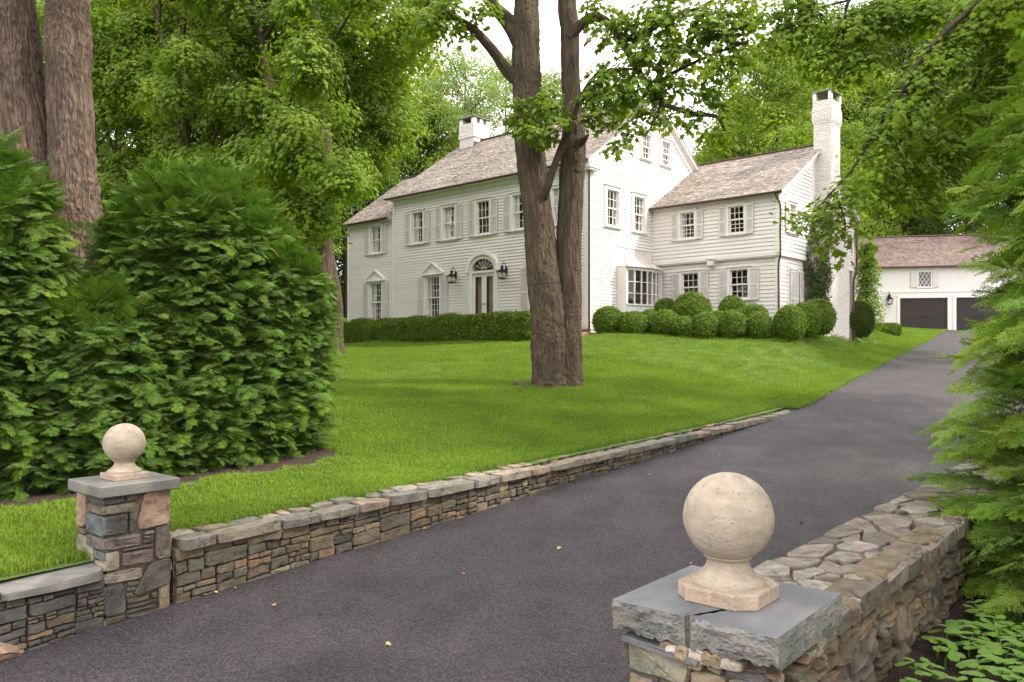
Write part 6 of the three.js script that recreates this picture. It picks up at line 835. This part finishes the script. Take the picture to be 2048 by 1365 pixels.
// ---------------------------------------------------------------- clipped boxwood
function boxShrub(name, label, group, p, rx, ry, rz, n, seed, cube = 0, mul) {
  const t = thing(name, label, 'boxwood', group), r = mulberry(seed); t.position.copy(p);
  const sh = (v) => { if (!cube) return v; const m = Math.pow(Math.abs(v.x) ** 5 + Math.abs(v.y) ** 5 + Math.abs(v.z) ** 5, 1 / 5); return v.clone().divideScalar(m); };
  const g = new THREE.IcosahedronGeometry(1, 4), P = g.attributes.position; for (let i = 0; i < P.count; i++) { const v = sh(V(P.getX(i), P.getY(i), P.getZ(i))), k = 0.90 + 0.05 * noise3(v.x * 3 + seed, v.y * 3, v.z * 3); P.setXYZ(i, v.x * rx * k, ry * 0.96 + Math.max(-0.97, v.y) * ry * k, v.z * rz * k); } g.computeVertexNormals(); boxUV(g); part('inner_foliage', g, M.box, t);
  const L = new Leaves();
  for (let i = 0; i < n; i++) { const u = r() * 2 - 1, a = r() * 6.2832, h = Math.sqrt(1 - u * u), d0 = V(h * Math.cos(a), u, h * Math.sin(a)); if (u < -0.85) continue; const d = sh(d0), k = 0.92 + 0.11 * r() + (r() < 0.04 ? 0.06 : 0) + 0.06 * noise3(d.x * 3.2 + seed, d.y * 3.2, d.z * 3.2), nrm = cube ? V(Math.sign(d.x) * Math.abs(d.x) ** 4, Math.sign(d.y) * Math.abs(d.y) ** 4, Math.sign(d.z) * Math.abs(d.z) ** 4).normalize() : d0; const c = tint(r, 0.25, u > 0.2 ? 0.25 : 0.08); if (mul) c.multiply(mul); L.add(V(d.x * rx * k, ry * 0.96 + d.y * ry * k, d.z * rz * k), V(nrm.x + (r() - 0.5) * 0.8, nrm.y + 0.25 + (r() - 0.5) * 0.8, nrm.z + (r() - 0.5) * 0.8), r() * 6.28, (cube ? 1.25 : 1) * (0.8 + 0.6 * r()), c); }  // yellow leaves are more frequent towards the top
  L.build('foliage', SP.box, M.box, t); return t;
}
const balls = [[1216, 638, 29, 29.2, 'round clipped boxwood beside the brick steps'], [1266, 647, 26, 28.8, 'round clipped boxwood below the bow window, next after the one beside the brick steps'], [1298, 641, 23, 29.6, 'yellow-tipped round boxwood half hidden below the bow window'], [1331, 646, 28, 28.7, 'round clipped boxwood with yellow tips below the far corner of the bow window'], [1369, 653, 22, 28.2, 'smallest round boxwood of the front row below the side wing'], [1410, 650, 27, 28.1, 'round boxwood in the front row below the big mounded one'], [1436, 642, 22, 29.0, 'round boxwood tucked behind the front row below the wing bracket'], [1464, 647, 29, 28.1, 'large round boxwood in the middle of the wing front row'], [1507, 635, 30, 28.9, 'light-topped round boxwood behind the last ball of the wing front row'], [1519, 648, 25, 28.0, 'last round boxwood of the wing front row, before the corner downpipe'], [1580, 638, 30, 27.8, 'round boxwood standing alone past the corner downpipe of the wing'], [1609, 634, 31, 28.8, 'round boxwood between the lone one and the chimney base'], [1636, 628, 33, 29.8, 'dark round boxwood against the tall chimney base'], [1384, 620, 40, 30.0, 'big mounded boxwood under the lower wing window next to the bow window'], [1331, 618, 24, 30.8, 'dark boxwood in the corner between bow window and wing'], [1465, 616, 28, 29.9, 'dark low boxwood under the lower wing window nearest the corner'], [1717, 628, 30, 36.0, 'very dark round bush right of the chimney, before the garage']];
balls.forEach(([px, py, rp, d, label], i) => { const c = PX(px, py + 2, d), R = rp * d / F * 0.9, gy = gAt(c.x, d) - 0.02, ry = Math.max(R * 0.8, (c.y + R - gy) / 2); boxShrub('boxwood_ball', label, 'clipped boxwood balls round the house', V(c.x, gy, -d), R, ry * 0.99, R, Math.round(1500 * R * R / 0.25), 200 + i, 0, i === 16 ? rgb(0.5, 0.5, 0.5) : undefined); });
{ // clipped hedge along the terrace: a row of shrubs grown together
  const a = V(0.95, 0, -30.25), b = V(-9.2, 0, -40.9), n = 13, dir = b.clone().sub(a), L = dir.length(), w = L / n;
  for (let i = 0; i < n; i++) { const p = a.clone().addScaledVector(dir, (i + 0.5) / n), gy = 0.36 + 0.03 * Math.sin(i * 2.1); const s = boxShrub('box_hedge_shrub', 'square-clipped boxwood in the low hedge before the house front', 'boxwoods of the low terrace hedge', V(p.x, gy - 0.03, p.z), w * 0.54, 0.585 + 0.02 * Math.sin(i * 3.3), 0.5, 1700, 300 + i, 1); s.rotation.y = Math.atan2(-dir.z, dir.x); }
}
{ // low hedge and slim tree by the garage
  const p = PX(1769, 652, 44); boxShrub('box_hedge_shrub', 'low clipped boxwood hedge against the white garage wall', undefined, V(p.x, gAt(p.x, 44) - 0.05, p.z), 0.75, 0.28, 0.35, 900, 400, 1);
  const x = PX(1735, 0, 42).x, gy = gAt(x, 42), H = 4.6, pads = [], r = mulberry(88); for (let i = 0; i < 30; i++) { const k = 0.08 + 0.9 * (i / 30), R = 0.72 * Math.pow(1 - k, 0.62) + 0.08, a = i * 2.4; pads.push([V(x + Math.cos(a) * R * 0.5, gy + H * k, -42 + Math.sin(a) * R * 0.5), R * 0.62 + 0.1, R * 0.45 + 0.15, 26]); }
  padTree({ name: 'hornbeam_tree', label: 'slim pointed green tree between the chimney and the garage', stems: [{ pts: [V(x, gy - 0.1, -42), V(x, gy + 3, -42), V(x + 0.05, gy + 4.5, -42)], rad: [0.1, 0.06, 0.015], seg: [8, 12, 0.6] }], pads, seed: 881, geo: SP.shrub, mat: M.mapleFar, autoLimbs: false, leaf: { scale: 1.2 } });
}
{ // ivy on the chimney base
  const t = thing('ivy', 'dark climbing ivy on the flank of the tall white chimney', 'ivy'), r = mulberry(71), L = new Leaves(), f = (x, y, z) => V(x, y, z).applyEuler(house.rotation).add(house.position); const o = f(WL + 0.5, 0, wRz + 1.3); t.position.copy(o);
  for (let i = 0; i < 330; i++) { const k = r(), y = 0.8 + 3.9 * k, half = k < 0.5 ? 0.55 : 0.55 - 0.3 * (k - 0.5), zz = wRz + 1.36 - (y > 3.05 ? (y - 3.05) / 1.55 * 0.7 : 0) + 0.06; const side = r() < 0.5; const p = side ? f(WL + 0.13 - 0.05 + 0.7 * r(), y, zz + 0.08 * r()) : f(WL + 0.13 + 0.66 + 0.08 * r(), y, zz - r() * half * (0.6 + 0.6 * noise3(y, 1, 2))); L.add(p.sub(o), V((r() - 0.5), 0.5, (r() - 0.5) + 0.8), r() * 6, 0.75 + 0.5 * r(), tint(r, 0.3).multiplyScalar(0.55)); }
  L.build('leaves', SP.shrub, M.woods, t); const st = []; for (let i = 0; i < 5; i++) st.push(limb([f(WL + 0.2 + 0.12 * i, -0.1, wRz + 1.40), f(WL + 0.25 + 0.1 * i, 1.5, wRz + 1.42), f(WL + 0.3 + 0.1 * i, 3, wRz + 1.42)].map((p) => p.sub(o)), [0.02, 0.015, 0.008], [5, 12, 0.3])); part('stem', merged(st), M.twig, t);
}
// ---------------------------------------------------------------- brick steps at the corner of the terrace
{
  const t = thing('brick_steps', 'weathered brick steps at the near corner of the house terrace', 'steps'), f = V(0.15, 0, 1.0).applyEuler(house.rotation).add(house.position); t.position.set(f.x, 0.42, f.z); t.rotation.y = house.rotation.y; const r = mulberry(2);
  for (let s = 0; s < 4; s++) for (let i = 0; i < 11; i++) for (let j = 0; j < (s === 3 ? 3 : 2); j++) { const y = s * 0.15, x = 0.9 - s * 0.34 - j * 0.2; part('brick', cbx(x - 0.195, x, y + 0.075, y + 0.148 + 0.004 * r(), -0.65 + i * 0.115, -0.65 + i * 0.115 + 0.105, 0.006), pick(r, M.brick), t); }
  part('base', merged([0, 1, 2, 3].map((s) => bx(-1.2, 0.895 - s * 0.34, s * 0.15 - 0.3, s * 0.15 + 0.074, -0.64, 0.6))), M.brick[2], t);
}
// a wooden chair stands inside the bow window
{ const t = thing('chair', 'light wooden chair seen through the bow window', 'chair'), p = V(-0.55, 0.0, -2.5).applyEuler(house.rotation).add(house.position); t.position.copy(p); t.rotation.y = house.rotation.y;
  part('seat', cbx(-0.22, 0.22, 0.44, 0.48, -0.22, 0.22, 0.01), M.wood, t); for (const [a, b] of [[-1, -1], [1, -1], [1, 1], [-1, 1]]) part('leg', cbx(a * 0.2 - 0.02, a * 0.2 + 0.02, 0, 0.44, b * 0.2 - 0.02, b * 0.2 + 0.02, 0.004), M.wood, t); part('backrest', merged([cbx(0.18, 0.22, 0.48, 1.12, -0.22, -0.18, 0.004), cbx(0.18, 0.22, 0.48, 1.12, 0.18, 0.22, 0.004), cbx(0.18, 0.22, 1.02, 1.13, -0.18, 0.18, 0.006), cbx(0.185, 0.215, 0.48, 1.02, -0.1, -0.07, 0.003), cbx(0.185, 0.215, 0.48, 1.02, -0.015, 0.015, 0.003), cbx(0.185, 0.215, 0.48, 1.02, 0.07, 0.1, 0.003)]), M.wood, t); }

// ---------------------------------------------------------------- pachysandra behind the mortared wall
{
  const leafP = []; { const o = [[0, 0], [0.12, 0.22], [0.30, 0.50], [0.38, 0.68], [0.29, 0.80], [0.24, 0.92], [0.08, 0.93], [0, 1.0]], q = (x, y) => [x, 0.10 * y - 0.30 * y * y - 0.25 * Math.abs(x) + 0.08, y]; for (const s of [-1, 1]) for (let i = 0; i < o.length - 1; i++) { const a = q(0, o[i][1]), b = q(0, o[i + 1][1]), c = q(s * o[i][0], o[i][1]), d = q(s * o[i + 1][0], o[i + 1][1]); leafP.push(...a, ...b, ...d, ...a, ...d, ...c); } }
  const lg = raw(leafP); lg.computeVertexNormals(); const r = mulberry(19);
  const plant = (sc) => { const t = thing('pachysandra', 'pachysandra plant with a whorl of glossy toothed leaves below the mortared wall', 'ground cover', 'pachysandra plants below the mortared wall'); part('stem', limb([V(0, -0.03, 0), V(0.01, 0.03, 0), V(0, 0.075, 0)], [0.004, 0.004, 0.003], [5, 6, 0.05]), M.pachy, t); const n = 7; for (let i = 0; i < n; i++) { const l = part('leaf', lg, M.pachy, t); l.position.y = 0.05 + 0.025 * (i % 3) / 2; l.rotation.set(0, i * 6.283 / n * 2 + (r() - 0.5) * 0.4, 0); const k = (0.058 + 0.022 * r()) * (i > 4 ? 0.75 : 1); l.scale.set(k, k, k); l.rotateX(-0.25 + 0.35 * r() - (i > 4 ? 0.4 : 0)); } t.scale.setScalar(sc); return t; };
  const protos = [plant(1), plant(1.1), plant(0.9)]; let k = 0;
  const spots = []; for (let i = 0; i < 3000 && spots.length < 130; i++) { const s = -1.9 + 4.0 * r(), n = -5.76 - 1.0 * r(), [x, z] = SN(s, n); if (-z < 1.9 || spots.some(([a, b]) => Math.hypot(a - x, b - z) < 0.088)) continue; const px = 1024 + x / -z * F; if (px > 2250 || px < 1500) continue; spots.push([x, z, n]); }
  for (const [x, z, sn] of spots) { const p = k < 3 ? protos[k] : dup(protos[k % 3]); k++; const n = -6; p.position.set(x, bankY(x, -z, sn) + 0.005, z); p.rotation.set((r() - 0.5) * 0.3, r() * 6.28, (r() - 0.5) * 0.3); p.scale.setScalar(1.15 + 0.4 * r()); }
}
// ---------------------------------------------------------------- lawn grass, fallen leaves, the drip hose in the mulch
{
  const tuft = (n, h, R, seed) => { const r = mulberry(seed), P = []; for (let i = 0; i < n; i++) { const a = r() * 6.28, d = R * Math.sqrt(r()), x = Math.cos(a) * d, z = Math.sin(a) * d, H = h * (0.6 + 0.7 * r()), b = r() * 6.28, le = 0.25 + 0.6 * r(), w = 0.0022 + 0.0014 * r(), dx = Math.cos(b) * le * H, dz = Math.sin(b) * le * H, sx = -Math.sin(b) * w, sz = Math.cos(b) * w, A = [x + sx, 0, z + sz], B = [x - sx, 0, z - sz], C = [x + dx * 0.4 + sx, H * 0.62, z + dz * 0.4 + sz], D = [x + dx * 0.4 - sx, H * 0.62, z + dz * 0.4 - sz], E = [x + dx, H * 0.95, z + dz]; P.push(...A, ...B, ...C, ...B, ...D, ...C, ...C, ...D, ...E); } return raw(P); };
  const g1 = tuft(26, 0.055, 0.10, 31), g2 = tuft(34, 0.055, 0.2, 32), r = mulberry(44), t = new THREE.Group(); t.name = 'lawn_grass'; scene.add(t); tag(t, 'short mown grass blades covering the lawn', 'grass', null, 'stuff');
  const A = new Leaves(), B = new Leaves();
  const inMulch = (s, n) => n > 2.1 && n < 5.5 && s < 3.9 && Math.min(n - 2.35, 3.9 - s) + 0.35 * fbm3(s * 1.3, n * 1.3, 4, 4) > 0.02;
  const put = (L, s, n, sc) => { if (inMulch(s, n)) return; const [x, z] = SN(s, n), y = G(x, -z, n, s), pt = 1 + 0.26 * fbm3(x * 0.5, 3, z * 0.5, 4), c = tint(r, 0.16, 0.06); c.r *= 1 + 0.25 * (pt - 1); c.multiplyScalar(pt); L.add(V(x, y - 0.005, z), V((r() - 0.5) * 0.3, 1, (r() - 0.5) * 0.3), r() * 6.28, sc, c); };
  for (let i = 0; i < 46000; i++) { const s = -3 + 20.5 * Math.pow(r(), 1.1), n = (s > wallEnd - 0.5 ? 0.02 : s < -0.5 ? 0.40 : 0.45) + 7 * Math.pow(r(), 1.5); put(A, s, n, 0.7 + 0.5 * r()); }
  for (let i = 0; i < 66000; i++) { const s = 4 + 54 * r(), n = 0.06 + 21 * Math.pow(r(), 1.2); const [x, z] = SN(s, n); if (s < wallEnd && n < 0.5) continue; const d = -z, px = 1024 + x / d * F; if (px < 560 || d > 56) continue; const hl = V(x, 0, z).sub(house.position).applyAxisAngle(V(0, 1, 0), -house.rotation.y); if (hl.x < 0.3 && hl.z < 0.4 || hl.z < WZ + 0.5 && hl.x < WL + 0.4 && hl.z > -14) continue; put(B, s, n, 0.8 + 0.6 * r()); }
  A.build('blades', g1, M.blade, t); B.build('blades', g2, M.blade, t);
  const lf = []; leafTris(lf, V(0, 0, 0), V(0, 0.15, 1).normalize(), V(0.2, 1, 0).normalize(), 0.075, 'maple'); const lgeo = boxUV((() => { const g = raw(lf); g.computeVertexNormals(); return g; })());
  const drop = [[1685, 911, 0], [1555, 970, 0], [1405, 994, 1], [435, 1187, 1], [410, 1192, 2], [1380, 1130, 0], [850, 1060, 1], [780, 1290, 1], [640, 1230, 1], [545, 1215, 0], [1190, 1050, 0], [1300, 950, 2], [1600, 1048, 1], [1440, 912, 0], [930, 1150, 0], [470, 1178, 1], [1752, 828, 1], [1120, 1100, 2]];
  drop.forEach(([px, py, m], i) => { const vy = (HY - py) / F; let d = -2.756 / (vy - 0.078); const p = PX(px, py, d), o = top('fallen_leaf', lgeo, M.dry[m], ['russet', 'yellow', 'green'][m] + ' fallen maple leaf lying on the dark driveway', 'leaf', ['russet', 'yellow', 'green'][m] + ' fallen leaves on the driveway'); o.position.set(p.x, driveY(d) + 0.016, -d); o.rotation.set(0.15 * Math.sin(i * 3), i * 1.7, 0.15 * Math.cos(i * 5)); o.scale.setScalar(0.42 + 0.35 * ((i * 7) % 5) / 5); });
  const hp = [[3.7, 2.3], [3.3, 2.12], [2.4, 2.15], [1.4, 2.2], [0.4, 2.15], [-1, 2.2]].map(([s, n]) => { const [x, z] = SN(s, n); return V(x, gAt(x, -z) + 0.03, z); }); top('drip_hose', limb(hp, [0.008, 0.008], [6, 60, 0.1]), std({ color: rgb(0.07, 0.035, 0.022), roughness: 0.7 }), 'brown drip hose lying on the mulch along the tall hedge', 'hose');
}
renderer.render(scene, camera);
